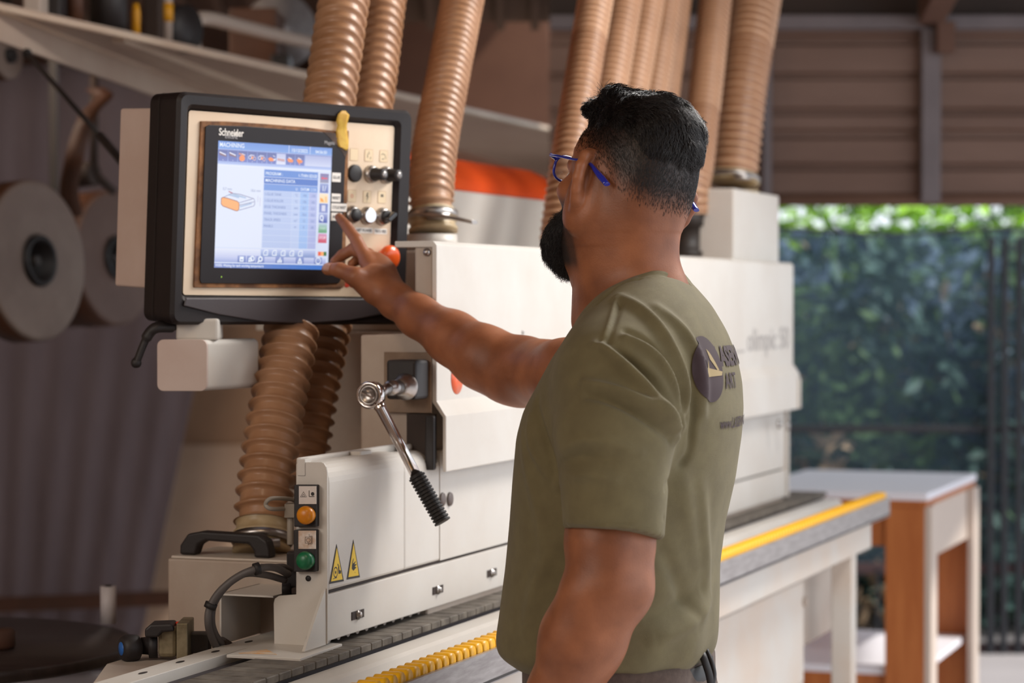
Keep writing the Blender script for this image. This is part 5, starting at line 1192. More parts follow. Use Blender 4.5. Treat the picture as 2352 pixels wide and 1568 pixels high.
tz = np.array(tz)[::-1]; tcx = np.array(tcx)[::-1]; ta = np.array(ta)[::-1]; tb_ = np.array(tb_)[::-1]
def smooth_tab(t): 
    zz = np.linspace(tz[0], tz[-1], 200); v = np.interp(zz, tz, t); k = np.hanning(13); k /= k.sum(); v2 = np.convolve(np.pad(v, 6, 'edge'), k, 'valid'); return zz, v2
zz_, cx_s = smooth_tab(tcx); _, a_s = smooth_tab(ta); _, b_s = smooth_tab(tb_)
def torso(g, shrink=0.0, k=0.0, zlo=None, zhi=None):
    z0 = tz[0] if zlo is None else zlo; z1 = tz[-1] if zhi is None else zhi
    q = g.sub((-.3, 2.9, z0 - .02), (.6, 3.6, z1 + .03)); sl, X, Y, Z = q
    cx_, a, b = np.interp(Z, zz_, cx_s), np.interp(Z, zz_, a_s) - shrink, np.interp(Z, zz_, b_s) - shrink
    x, y = X - cx_, Y - YB; r_ = x * TR_[0] + y * TR_[1]; f_ = x * TF[0] + y * TF[1]
    # flatter back, rounder chest
    e = 2.25; d = ((np.abs(r_ / a) ** e + np.abs(f_ / b) ** e) ** (1 / e) - 1) * np.minimum(a, b)
    d = np.maximum(d, np.maximum(Z - z1, z0 - Z))
    g.comb(sl, d.astype(np.float32), k, 'add')
# joints
LS = P(1412, 868, 3.085); LE = P(1398, 1345, 3.03); LW = P(1215, 1770, 3.10)
RS = P(1430, 872, 3.42); RE = P(1190, 853, 3.67); RW = P(896, 685, 3.845)
# ---------------------------------------------------------------- shirt
g = Grid((-.13, 2.93, .955), (.34, 3.60, 1.53), .003)
torso(g)
g.cap(LS + np.array([.004, .02, .0]), P(1411, 1000, 3.045), .070, .0735, k=.035)
g.cap(P(1411, 1000, 3.045), P(1411, 1250, 3.02), .0735, .062, k=.012)
g.cap(P(1440, 760, 3.20), LS, .045, .060, k=.04)
g.cap(RS + np.array([-.0, -.03, 0]), RS + (RE - RS) * .20, .064, .060, k=.03)
# sleeve hem cut (only around the left sleeve)
sh = P(1411, 1224, 3.02); nh = np.array([.0, 0, -1.0]); dn = (LE - LS) / np.linalg.norm(LE - LS); dn = dn + np.array([-.075, 0, 0]); dn /= np.linalg.norm(dn)
q = g.sub(sh - np.array([.085, .085, .08]), sh + np.array([.078, .085, .02])); sl, X, Y, Z = q
dpl = (X - sh[0]) * dn[0] + (Y - sh[1]) * dn[1] + (Z - sh[2]) * dn[2]
dc = np.sqrt((X - sh[0]) ** 2 + (Y - sh[1]) ** 2) - .0725
g.D[sl] = np.where((dc < 0) & (dpl > -.0001) & (Y < 3.115), np.maximum(g.D[sl], dpl), g.D[sl])
g.cap(LS + (LE - LS) * .60, LE, .0575, .056, k=0, op='sub')
# neck opening
nb = P(1560, 620, 3.27); nl = P(1425, 643, 3.19); nf = P(1338, 765, 3.30)
nn_ = np.cross(nl - nb, nf - nb); nn_ /= np.linalg.norm(nn_); nn_ *= np.sign(nn_[2])
NK0 = P(1452, 740, 3.275); NK1 = P(1440, 560, 3.30)
q = g.sub((-.1, 2.95, 1.40), (.34, 3.6, 1.53)); sl, X, Y, Z = q
dpl = ((X - nb[0]) * nn_[0] + (Y - nb[1]) * nn_[1] + (Z - nb[2]) * nn_[2]).astype(np.float32)
rim = np.clip(1 - np.abs(dpl + .008) / .009, 0, 1)
g.D[sl] = np.maximum(g.D[sl] - .0026 * np.sqrt(rim), dpl)
g.cap(NK0 + np.array([0, 0, -.02]), NK1, .063, .058, k=.004, op='sub')
V, F = g.nets(); V = smooth(V, F, 2, .5)
print('shirt', len(V))
# folds
bv = BVHTree.FromPolygons([tuple(v) for v in V], [tuple(map(int, f)) for f in F])
def proj_surf(px, py, tree=None):
    d = Vector(ray(px, py)); h = (tree or bv).ray_cast(Vector(CO), d.normalized()); return np.array(h[0]) if h[0] is not None else None
FOLDS = [([(1372, 792), (1400, 806), (1460, 876), (1511, 939), (1550, 1003)], .0085, .0085), ([(1344, 881), (1400, 896), (1460, 920), (1510, 950), (1543, 985)], .0065, .0075),
         ([(1421, 682), (1486, 727), (1537, 804), (1569, 894), (1566, 975)], .0060, .0085), ([(1511, 708), (1576, 772), (1608, 849), (1614, 946)], .0045, .0095), ([(1440, 775), (1500, 815), (1540, 870), (1560, 930)], .0060, .0065),
         ([(1383, 785), (1440, 822), (1500, 872), (1548, 945)], -.0070, .0060), ([(1440, 760), (1500, 800), (1550, 880), (1572, 960)], -.0045, .0060),
         ([(1350, 908), (1420, 925), (1490, 965), (1540, 1010)], -.0050, .0060), ([(1415, 690), (1400, 740), (1385, 785)], .0016, .0030), ([(1425, 700), (1412, 740), (1398, 785)], -.0016, .0030),
         ([(1588, 820), (1594, 900), (1592, 980), (1570, 1060), (1530, 1120)], -.0035, .006), ([(1290, 1030), (1340, 1010), (1400, 1015), (1470, 1040)], .0025, .008), ([(1282, 1115), (1340, 1090), (1410, 1100)], .0028, .008), ([(1285, 1070), (1330, 1050), (1400, 1058)], -.0025, .008),
         ([(1232, 920), (1240, 980), (1262, 1040), (1275, 1080)], -.0045, .007), ([(1216, 960), (1226, 1030), (1258, 1090)], .003, .007), ([(1200, 1000), (1215, 1080), (1240, 1180), (1250, 1280)], .0025, .012), ([(1270, 1250), (1230, 1350), (1210, 1450)], .003, .014),
         ([(1560, 1080), (1580, 1180), (1600, 1300)], .0025, .016), ([(1610, 1120), (1615, 1220), (1625, 1340)], .003, .014), ([(1520, 1260), (1560, 1340), (1600, 1420)], -.003, .012), ([(1500, 1470), (1570, 1440), (1630, 1380)], .004, .012), ([(1470, 1420), (1540, 1400), (1610, 1350)], -.0035, .012),
         ([(1300, 1206), (1360, 1203), (1440, 1199), (1525, 1190)], -.0012, .0022), ([(1420, 640), (1470, 634), (1540, 634), (1585, 652)], -.0016, .0022), ([(1370, 700), (1420, 655), (1470, 640)], -.0014, .0022)]
N = vnormals(V, F); disp_ = np.zeros(len(V))
for pts, amp, sg in FOLDS:
    pc = [proj_surf(*p) for p in pts]; pc = [p for p in pc if p is not None]
    if len(pc) < 2: continue
    pc = bez(pc, 6); best = np.full(len(V), 9.0); tt = np.zeros(len(V))
    for i in range(len(pc) - 1):
        a, b = pc[i], pc[i + 1]; ab = b - a; t = np.clip(((V - a) @ ab) / max(ab @ ab, 1e-12), 0, 1); dd_ = np.linalg.norm(V - a - t[:, None] * ab, axis=1); m = dd_ < best; best[m] = dd_[m]; tt[m] = (i + t[m]) / (len(pc) - 1)
    env = .25 + .75 * np.sin(np.pi * np.clip(tt, .03, .97)) ** .6 if sg > .003 else 1.0
    disp_ += 2.2 * amp * np.exp(-(best / sg) ** 2) * env
ph = V[:, 0] * 31 + V[:, 1] * 23; drape = .0016 * np.sin(ph * 1.9 + 2 * np.sin(V[:, 2] * 9)) * sstep(1.25 - V[:, 2], 0, .2)
V2 = V + N * (disp_ + drape)[:, None]; V2 = smooth(V2, F, 1, .4)
shirt = make_mesh('t_shirt', [(V2, F)], M_shirt, man); shirt['label'] = 'olive green t-shirt'
bv2 = BVHTree.FromPolygons([tuple(v) for v in V2], [tuple(map(int, f)) for f in F])
# print on the back of the shirt : laid on the cloth along its own surface
pc0 = proj_surf(1626, 848, bv2)
Tn = TR_ * .0
h0 = bv2.find_nearest(Vector(pc0)); nrm0 = np.array(h0[1]); nrm0[2] *= .3; nrm0 /= np.linalg.norm(nrm0)
nrmB = -TF * .82 - TR_ * .57; nrmB /= np.linalg.norm(nrmB)
tx = np.cross(MZ, nrmB); tx /= np.linalg.norm(tx)
_gx = np.arange(-.06, .36, .004); _gy = np.arange(-.12, .07, .004); _G = np.zeros((len(_gy), len(_gx), 3))
for iy, y_ in enumerate(_gy):
    h = bv2.ray_cast(Vector(pc0 + MZ * y_ + nrmB * .12), Vector(-nrmB)); p0_ = np.array(h[0]); n0_ = np.array(h[1])
    for sgn in (1, -1):
        p = p0_.copy(); n_ = n0_.copy(); ks = range(15, len(_gx)) if sgn > 0 else range(15, -1, -1)
        for k_, ix in enumerate(ks):
            if k_ > 0:
                t_ = np.cross(MZ, n_) ; t_ = t_ - MZ * t_[2]; t_ /= np.linalg.norm(t_)
                for _ in range(2):
                    h = bv2.find_nearest(Vector(p + t_ * sgn * .002)); p = np.array(h[0]); n1 = np.array(h[1]); n_ = n1 if n1 @ n_ > 0 else -n1; p[2] = p0_[2]
                    t_ = np.cross(MZ, n_); t_ = t_ - MZ * t_[2]; t_ /= np.linalg.norm(t_)
            nn2 = n_ if k_ == 0 and n_ @ nrmB > 0 or k_ > 0 else -n_
            if k_ == 0: n_ = nn2
            _G[iy, ix] = p + n_ * .0006
for _ in range(8):
    q_ = _G.copy(); q_[1:-1, 1:-1] = (_G[1:-1, 1:-1] * 2 + _G[:-2, 1:-1] + _G[2:, 1:-1] + _G[1:-1, :-2] + _G[1:-1, 2:]) / 6; _G = q_
for i_ in range(len(_gy)):
    for j_ in range(len(_gx)):
        h = bv2.find_nearest(Vector(_G[i_, j_])); n_ = np.array(h[1]); m_ = np.array([_G[i_, j_][0] - .13, _G[i_, j_][1] - 3.25, 0]); _G[i_, j_] = np.array(h[0]) + n_ * (.0013 if n_ @ m_ > 0 else -.0013)
def wrap(x, y):
    fx = min(max((x - _gx[0]) / .004, 0), len(_gx) - 1.001); fy = min(max((y - _gy[0]) / .004, 0), len(_gy) - 1.001); i, j = int(fy), int(fx); a, b = fy - i, fx - j
    return (_G[i, j] * (1 - b) + _G[i, j + 1] * b) * (1 - a) + (_G[i + 1, j] * (1 - b) + _G[i + 1, j + 1] * b) * a
def cloth_print(nm, polys, m_):
    bm = bmesh.new()
    for vs, fs in polys:
        vv = [bm.verts.new((x, y, 0)) for x, y in vs]
        for f in fs:
            try: bm.faces.new([vv[i] for i in f])
            except ValueError: pass
    bmesh.ops.triangulate(bm, faces=bm.faces)
    for _ in range(4):
        le = [e for e in bm.edges if e.calc_length() > .005]
        if not le: break
        bmesh.ops.subdivide_edges(bm, edges=le, cuts=1); bmesh.ops.triangulate(bm, faces=bm.faces)
    vs = [tuple(wrap(v.co.x, v.co.y)) for v in bm.verts]; fs = [tuple(v.index for v in f.verts) for f in bm.faces]
    bm.verts.index_update(); fs = [tuple(v.index for v in f.verts) for f in bm.faces]; bm.free()
    mb = MB(); mb.add(vs, fs, 0, True); return mb.build(nm, m_, shirt)
Rx, Rz = .042, .0425
ring_ = [(Rx * math.cos(t), Rz * math.sin(t)) for t in np.linspace(0, 2 * PI, 48, endpoint=False)]
cloth_print('round_print', [(ring_, [tuple(range(48))])], M_print)
shapes = [[(-.014, -.010), (-.004, .002), (.010, .0), (.040, -.004), (.036, -.009)], [(-.018, .012), (-.012, .013), (-.008, .004), (-.011, -.002), (-.016, .004)], [(.004, .026), (.010, .022), (.030, -.002), (.024, -.002), (.008, .012)], [(-.003, .001), (.003, .012), (.001, .001)]]
o_w = wrap
def wrap(x, y, _w=o_w): 
    p = _w(x, y); return p + nrmB * .0006
cloth_print('print_figure', [(s_, [tuple(range(len(s_)))]) for s_ in shapes], M_printpale)
wrap = o_w
def tpoly(s, x, y, sz, sx=1.0, bold=.02):
    vs, fs = text2d(s, 'LEFT', bold); return ([(x + a * sz * sx, y + b * sz) for a, b in vs], fs)
for a_ in (('LASERWORX', .026, .004, .034, 1.05, .05), ('ART', .046, -.026, .028, 1.0, .02), ('www.LASERWORX.com', .022, -.078, .019, 1.0, .02)): cloth_print('print_lettering', [tpoly(*a_)], M_print)

# ribbed collar band
nax = (NK1 - NK0) / np.linalg.norm(NK1 - NK0); tcc = ((nb - NK0) @ nn_) / (nax @ nn_); cc_ = NK0 + nax * tcc
e1_ = np.cross(nn_, (0, 1.0, 0)); e1_ /= np.linalg.norm(e1_); e2_ = np.cross(nn_, e1_)
rings = []
for rr_, lift in ((.0625, .0006), (.0640, .0030), (.0680, .0034), (.0730, .0030), (.0765, .0022), (.0775, .0004)):
    ring0 = []
    for k in range(72):
        t = 2 * PI * k / 72; d = e1_ * math.cos(t) + e2_ * math.sin(t); s_ = np.linalg.norm(np.cross(d, nax)); p = cc_ + d * (rr_ / s_)
        h = bv2.find_nearest(Vector(p)); q_ = np.array(h[0]); m_ = q_ - cc_; n_ = np.array(h[1]); 
        if n_ @ (nn_ + (p - cc_) / np.linalg.norm(p - cc_)) < 0: n_ = -n_
        ring0.append(q_ + n_ * lift)
    rings.append(ring0)
mb = MB(); mb.loft(rings, caps=False)
_V = np.array(mb.v); mb.build('ribbed_collar', M_shirt, shirt)

# ---------------------------------------------------------------- head frame
HC = P(1443, 446, 3.275)
yaw = math.radians(36); pit = math.radians(7); rol = math.radians(11)
F0 = np.array([-math.sin(yaw), math.cos(yaw), 0]); R0 = np.array([math.cos(yaw), math.sin(yaw), 0])
HF = F0 * math.cos(pit) + MZ * math.sin(pit); HU = MZ * math.cos(pit) - F0 * math.sin(pit)
HR = R0 * math.cos(rol) - HU * math.sin(rol); HU = HU * math.cos(rol) + R0 * math.sin(rol)
HM = np.array([HR, HF, HU])
def hw(r, f, u): return HC + HR * r + HF * f + HU * u
def head(g):
    g.ell(hw(0, -.008, .040), HM, (.0745, .091, .086), k=0)
    g.ell(hw(0, .040, .034), HM, (.064, .052, .062), k=.02)
    g.ell(hw(0, -.044, -.004), HM, (.056, .042, .050), k=.03)
    g.ell(hw(0, .045, -.022), HM, (.060, .050, .060), k=.02)
    for s in (-1, 1):
        g.ell(hw(s * .044, .062, -.012), HM, (.022, .026, .018), k=.015)
        g.cap(hw(s * .058, .010, -.048), hw(s * .022, .080, -.088), .017, .016, k=.02)
        g.ell(hw(s * .070, .005, -.01), HM, (.012, .03, .045), k=.02)
    g.ell(hw(0, .045, -.066), HM, (.050, .052, .036), k=.02)
    g.cap(hw(-.010, .088, -.092), hw(.010, .088, -.092), .018, k=.015)
    g.cap(hw(-.036, .083, .026), hw(.036, .083, .026), .011, k=.012)
    for s in (-1, 1): g.ell(hw(s * .032, .104, .006), HM, (.016, .014, .012), k=.010, op='sub')
    g.cap(hw(0, .094, .020), hw(0, .116, -.020), .0075, .0095, k=.008)
    for s in (-1, 1): g.ell(hw(s * .011, .106, -.026), HM, (.008, .011, .008), k=.006)
    g.cap(hw(-.018, .096, -.050), hw(.018, .096, -.050), .007, k=.006); g.cap(hw(-.016, .096, -.058), hw(.016, .096, -.058), .008, k=.005)
    # neck
    g.cap(NK0, hw(0, -.026, -.03), .060, .056, k=.03)
    g.cap(P(1480, 700, 3.25), hw(0, -.042, -.055), .046, .040, k=.03)
    g.cap(P(1395, 730, 3.27), hw(-.045, .0, -.045), .022, .020, k=.05)
    g.cap(P(1365, 735, 3.33), hw(0, .035, -.085), .03, .028, k=.05)
    for s in (-1, 1): # shoulder slope under the cloth
        g.cap(P(1490, 700, 3.25), P(1470, 775, 3.25) + TR_ * s * .10, .048, .038, k=.03)
    # ears
    for s in (-1, 1):
        e = -HF * .54 + HR * s * .84; nrm = np.cross(e, HU); c0 = hw(s * .0725, .004, .000)
        EM = np.array([e, nrm, HU])
        g.ell(c0 + e * .015 - HU * .000, EM, (.020, .0056, .033), k=.009)
        rimp = [(.000, .030), (.012, .038), (.025, .034), (.034, .018), (.0345, .002), (.029, -.014), (.020, -.026), (.010, -.035), (.000, -.030)]
        for i in range(len(rimp) - 1):
            a, b = rimp[i], rimp[i + 1]; g.cap(c0 + e * a[0] + HU * a[1], c0 + e * b[0] + HU * b[1], .0050 if i < 6 else .0064, .0050 if i < 5 else .0064, k=.009)
        g.ell(c0 + e * .006 + HU * .002, EM, (.010, .010, .016), k=.008)
gh = Grid((.0, 3.10, 1.39), (.285, 3.46, 1.765), .0020)
head(gh); VH, FH = gh.nets(); VH = smooth(VH, FH, 2, .5)
print('head', len(VH))
def hcoord(V): q = V - HC; return q @ HR, q @ HF, q @ HU
def stubble(V):
    r_, f_, u_ = hcoord(V)
    line = np.interp(f_, [-.12, -.08, -.03, .02, .06, .09], [-.010, .004, .036, .060, .066, .062]); nz = .004 * np.sin(f_ * 90) * np.sin(r_ * 70 + 1)
    s_ = sstep(u_ + nz, line - .034, line + .022) ** .9
    s_ = np.maximum(s_ * .97, .24 * sstep(u_, -.060, -.01) * sstep(-f_, -.01, .03))
    front = (np.abs(r_) < .055) & (f_ > .075) & (u_ < .075); s_ = np.where(front, 0, s_)
    face = (f_ > .078 - .45 * np.abs(r_)) & (np.abs(r_) < .062) & (u_ < .066); s_ = np.where(face & (f_ > .055), np.minimum(s_, sstep(u_, .058, .07)), s_)
    # beard and sideburn
    side = sstep(f_, .000, .014) * sstep(-u_, -.02, .03); jaw = sstep(-u_, .016 + .0, .040) * sstep(f_, -.008, .042)
    b_ = np.maximum(jaw, side * sstep(-f_, -.036, -.024) * .75); b_ *= sstep(u_, -.122, -.104)
    brow = np.exp(-((u_ - .028) / .004) ** 2) * (f_ > .07) * (np.abs(r_) > .012) * (np.abs(r_) < .046)
    ear = (np.abs(r_) > .079) & (u_ < .045); s_ = np.where(ear, s_ * .0, s_); b_ = np.where(ear, 0, b_)
    lip = (np.abs(r_) < .02) & (u_ > -.064) & (u_ < -.044) & (f_ > .08); b_ = np.where(lip, .1, b_)
    return np.clip(np.maximum.reduce([s_, b_, brow]), 0, 1)
# ---------------------------------------------------------------- left arm
gl = Grid((-.10, 2.94, .70), (.22, 3.24, 1.30), .0028)
def limb(g, pts, k=.02):
    for i in range(len(pts) - 1): g.cap(pts[i][0], pts[i + 1][0], pts[i][1], pts[i + 1][1], k=k)
limb(gl, [(LS + (LE - LS) * .1, .056), (LS + (LE - LS) * .5, .056), (LE + (LS - LE) * .2, .0535), (LE + np.array([.002, 0, -.0]), .050)])
gl.ell(LE + np.array([.028, .0, -.002]), np.eye(3), (.022, .026, .030), k=.02)
F1 = LE + (LW - LE) * .28; F2 = LE + (LW - LE) * .6
limb(gl, [(LE, .050), (F1 + np.array([-.004, -.004, 0]), .052), (F2, .042), (LW, .029)])
gl.cap(LE + np.array([-.03, -.01, -.01]), F1 + np.array([-.02, -.006, -.02]), .030, .030, k=.02)
# left hand : relaxed, below the frame
hd = (LW - LE) / np.linalg.norm(LW - LE); hx = np.cross(hd, (0, 1.0, 0)); hx /= np.linalg.norm(hx); hy = np.cross(hd, hx)
gl2 = Grid(LW - .16, LW + .16, .0022)
gl2.cap(LE + (LW - LE) * .55, LW, .042, .029, k=.02); 
mc = [(-.030, .085, .075), (-.010, .090, .085), (.010, .086, .078), (.028, .076, .062)]
for (o_, L1, L2) in mc:
    k0 = LW + hy * o_ * .5; k1 = LW + hd * L1 * .95 + hy * o_; gl2.cap(k0, k1, .016, .0125, k=.014)
    k2 = k1 + hd * L2 * .48 + hx * .010; k3 = k2 + hd * L2 * .28 + hx * .016; k4 = k3 + hd * L2 * .18 + hx * .016
    gl2.cap(k1, k2, .0105, .0095, k=.005); gl2.cap(k2, k3, .0095, .0085, k=.003); gl2.cap(k3, k4, .0085, .0075, k=.003)
t0_ = LW + hd * .015 - hy * .016; t1_ = LW + hd * .05 - hy * .042 + hx * .012; t2_ = t1_ + hd * .032 - hy * .008 + hx * .008; t3_ = t2_ + hd * .024 + hx * .006
gl2.cap(t0_, t1_, .018, .013, k=.012); gl2.cap(t1_, t2_, .0115, .0105, k=.004); gl2.cap(t2_, t3_, .0105, .009, k=.003)
# ---------------------------------------------------------------- right arm and pointing hand
gr = Grid((-.315, 3.36, 1.27), (.19, 3.99, 1.635), .0019)
def Pn(px, py, Y): return P(px, py, Y)
UA = RE - RS
limb(gr, [(RS, .050), (RS + UA * .5, .0515), (RE + np.array([.012, -.006, 0]), .0515)], k=.02)
limb(gr, [(RE, .0515), (P(1110, 820, 3.70), .0470), (P(1040, 776, 3.745), .0400), (P(960, 726, 3.80), .0312), (RW + np.array([.012, -.006, -.004]), .0275)], k=.018)
gr.cap(P(1150, 870, 3.665), P(1060, 800, 3.73), .030, .026, k=.02)
wr0 = RW
MCP = [P(845, 603, 3.898), P(864, 597, 3.908), P(880, 606, 3.905), P(893, 622, 3.898)]
gr.cap(P(905, 690, 3.838), P(868, 640, 3.868), .0265, .022, k=.016)
for i, m_ in enumerate(MCP):
    b0_ = [P(884, 672, 3.850), P(892, 668, 3.856), P(900, 668, 3.856), P(906, 674, 3.852)][i]
    gr.cap(b0_, m_, .0165, .0118 if i else .0125, k=.012)
gr.ell(P(845, 645, 3.858), np.eye(3), (.020, .020, .022), k=.016)
# index
I_ = [MCP[0], P(819, 552, 3.920), P(796, 519, 3.936), P(779, 499, 3.9465)]
gr.cap(I_[0], I_[1], .0118, .0100, k=.008); gr.cap(I_[1], I_[2], .0100, .0088, k=.003); gr.cap(I_[2], I_[3], .0088, .0072, k=.002)
# middle, ring, little (curled behind)
def fing(pts, rs):
    for i in range(3): gr.cap(pts[i], pts[i + 1], rs[i], rs[i + 1], k=.004 if i else .006)
fing([MCP[1], P(812, 572, 3.935), P(786, 586, 3.940), P(768, 600, 3.932)], (.0112, .0100, .0088, .0072))
fing([MCP[2], P(846, 584, 3.952), P(822, 596, 3.955), P(808, 606, 3.945)], (.0108, .0098, .0086, .0072))
fing([MCP[3], P(872, 598, 3.945), P(850, 606, 3.950), P(836, 614, 3.942)], (.0102, .0088, .0078, .0068))
# thumb
T_ = [P(862, 668, 3.846), P(817, 636, 3.838), P(780, 620, 3.850), P(756, 617, 3.862)]
gr.cap(T_[0], T_[1], .0215, .0150, k=.014); gr.cap(T_[1], T_[2], .0140, .0118, k=.008); gr.cap(T_[2], T_[3], .0118, .0092, k=.004)
gr.ell(T_[3] + (T_[3] - T_[2]) * .1 - MZ * .001, np.eye(3), (.0105, .0095, .0098), k=.004)
VR, FR_ = gr.nets(); VR = smooth(VR, FR_, 1, .4)
V_l, F_l = gl.nets(); V_l2, F_l2 = gl2.nets()
gt = Grid((-.15, 2.93, .93), (.36, 3.6, 1.46), .007); torso(gt, .024, zhi=1.43)
gt.cap(LS, LS + (LE - LS) * .3, .055, k=.03); gt.cap(RS, RS + (RE - RS) * .3, .055, k=.03); V_t, F_t = gt.nets()
allV = [VH, VR, V_l, V_l2, V_t]; st = np.concatenate([stubble(VH)] + [np.zeros(len(v)) for v in allV[1:]])
body_ = make_mesh('body', [(VH, FH), (VR, FR_), (V_l, F_l), (V_l2, F_l2), (V_t, F_t)], M_skin, man, vattr={'stubble': st})
# nails
bva = BVHTree.FromPolygons([tuple(v) for v in VR], [tuple(map(int, f)) for f in FR_])
def nail(tip, base, out, wdt, ln, nm='finger_nail'):
    d = (tip - base); d /= np.linalg.norm(d); out = out - d * (out @ d); out /= np.linalg.norm(out); sd = np.cross(d, out); mb = MB(); V = []; F = []
    for i in range(7):
        for j in range(7):
            x = (j / 6 - .5) * wdt * (1 - .25 * (2 * i / 6 - 1) ** 2 * 0); y = (i / 6 - .5) * ln; 
            if i in (0, 6): x *= .72
            o = tip + d * y + sd * x + out * .03; h = bva.ray_cast(Vector(o), Vector(-out)); p = np.array(h[0]) + out * .0005 if h[0] is not None else tip + d * y + sd * x
            V.append(p)
    for i in range(6):
        for j in range(6): a = i * 7 + j; F.append((a, a + 1, a + 8, a + 7))
    mb.add(V, F, 0, True); o = mb.build(nm, M_nail, body_); s_ = o.modifiers.new('s', 'SOLIDIFY'); s_.thickness = .0006; s_.offset = 0
nail(T_[3] + np.array([-.001, -.002, 0]), T_[2], np.array([-.55, -.75, .35]), .0125, .0135)
# eyes
for s in (-1, 1):
    mb = MB(); mb.ball(hw(s * .032, .082, .007), .0120, 12); e_ = mb.build('eye', M_eye, man)
    mb = MB(); mb.lathe(hw(s * .032, .0936, .007), HF, [(0, .001), (0, .0055), (.0006, .005), (.0008, .001)], 20); mb.build('iris', M_hair, e_)

# ---------------------------------------------------------------- hair on top
def n3(V, f, sd):
    r = np.random.default_rng(sd); out = np.zeros(len(V))
    for i in range(7):
        k = r.normal(0, 1, 3); k = k / np.linalg.norm(k) * f * r.uniform(.6, 1.5); out += np.sin(V @ k + r.uniform(0, 6.28)) * .4
    return out
ghh = Grid((.02, 3.12, 1.53), (.28, 3.46, 1.79), .0022)
ghh.ell(hw(0, -.008, .043), HM, (.0785, .0970, .0955), k=0)
ghh.ell(hw(0, .036, .062), HM, (.060, .062, .060), k=.02)
ghh.ell(hw(-.022, .075, .102), HM, (.024, .022, .018), k=.012)
ghh.ell(hw(-.030, .030, .122), HM, (.024, .030, .016), k=.012); ghh.ell(hw(.02, .02, .124), HM, (.035, .05, .014), k=.012)
ghh.ell(hw(0, -.045, .098), HM, (.052, .040, .030), k=.02)
# keep only what is above the hairline
q = ghh.sub((.0, 3.0, 1.4), (.3, 3.6, 1.9)); sl, X, Y, Z = q
x, y, z = X - HC[0], Y - HC[1], Z - HC[2]; r_ = HR[0] * x + HR[1] * y + HR[2] * z; f_ = HF[0] * x + HF[1] * y + HF[2] * z; u_ = HU[0] * x + HU[1] * y + HU[2] * z
line = np.interp(f_, [-.12, -.08, -.03, .02, .06, .10], [.020, .032, .056, .066, .072, .078])
thin = np.clip((line + .05 - u_) / .05, 0, 1) ** 1.3 * .0125
ghh.D[sl] = np.maximum(ghh.D[sl] + thin, (line - u_) * .8)
VHr, FHr = ghh.nets(); NH = vnormals(VHr, FHr); VHr = VHr + NH * (.0022 * n3(VHr, 150, 3) + .0014 * n3(VHr, 420, 4))[:, None]
hair = make_mesh('hair', [(VHr, FHr)], M_hairtop, man); hair['label'] = 'short black wavy hair with faded sides'
def strands(nm, V, F, N, cnt, ln, dirf, wd, m_, parent, sd=5, keep=None, seg=4, wave=.0018, lenf=None):
    r = np.random.default_rng(sd); a, b, c, d = V[F[:, 0]], V[F[:, 1]], V[F[:, 2]], V[F[:, 3]]
    A = np.linalg.norm(np.cross(c - a, d - b), axis=1); p_ = A / A.sum(); fi = r.choice(len(F), cnt, p=p_)
    u, v = r.random(cnt)[:, None], r.random(cnt)[:, None]; B = (a[fi] * (1 - u) + b[fi] * u) * (1 - v) + (d[fi] * (1 - u) + c[fi] * u) * v; NN = N[F[fi, 0]]
    if keep is not None: m = keep(B); B = B[m]; NN = NN[m]; cnt = len(B)
    D_ = dirf(B, NN, r); D_ /= np.linalg.norm(D_, axis=1)[:, None]; L_ = ln * r.uniform(.5, 1.25, cnt) * (1 if lenf is None else lenf(B))
    side = np.cross(D_, NN); side /= np.linalg.norm(side, axis=1)[:, None] + 1e-9
    ph_ = r.uniform(0, 6.28, cnt); V_ = []; 
    for i in range(seg + 1):
        t = i / seg; c_ = B + D_ * (L_ * t)[:, None] + NN * ((.45 * t - .42 * t * t) * L_)[:, None] + side * (wave * np.sin(ph_ + t * 4.5))[:, None]
        w_ = wd * (1 - .75 * t)
        for k in range(3):
            an = 2 * PI * k / 3; V_.append(c_ + side * (w_ * math.cos(an)) + NN * (w_ * math.sin(an)))
    V_ = np.stack(V_, 1); F_ = []; base = np.arange(cnt)[:, None] * (3 * (seg + 1))
    for i in range(seg):
        for k in range(3): F_.append(base + np.array([[i * 3 + k, i * 3 + (k + 1) % 3, (i + 1) * 3 + (k + 1) % 3, (i + 1) * 3 + k]]))
    Vv = V_.reshape(-1, 3); Ff = np.concatenate(F_); return make_mesh(nm, [(Vv, Ff)], m_, parent)
def comb_dir(B, NN, r):
    rr_, ff_, uu_ = hcoord(B); base = -HF * .75 - HU * .35
    sw = np.stack([np.sin(ff_ * 60 + rr_ * 40), np.cos(uu_ * 55 + ff_ * 30), np.sin(rr_ * 70)], 1) * .85
    D_ = base[None] + sw[:, :1] * HR[None] + sw[:, 1:2] * HU[None] * .4 + np.outer(-rr_ * 0 + np.sign(rr_) * .25, HR) - HU[None] * np.clip((.10 - uu_) / .06, 0, 1.4)[:, None]
    D_ += r.normal(0, .14, D_.shape); D_ -= NN * (D_ * NN).sum(1)[:, None]; return D_ + NN * .08
def hlen(B):
    r_, f_, u_ = hcoord(B); line = np.interp(f_, [-.12, -.08, -.03, .02, .06, .10], [.020, .032, .056, .066, .072, .078]); return np.clip((u_ - line) / .04, .18, 1)
so_ = strands('hair_strands', VHr, FHr, NH, 19000, .018, comb_dir, .00046, M_hair, hair, 5, lenf=hlen); so_['kind'] = 'stuff'
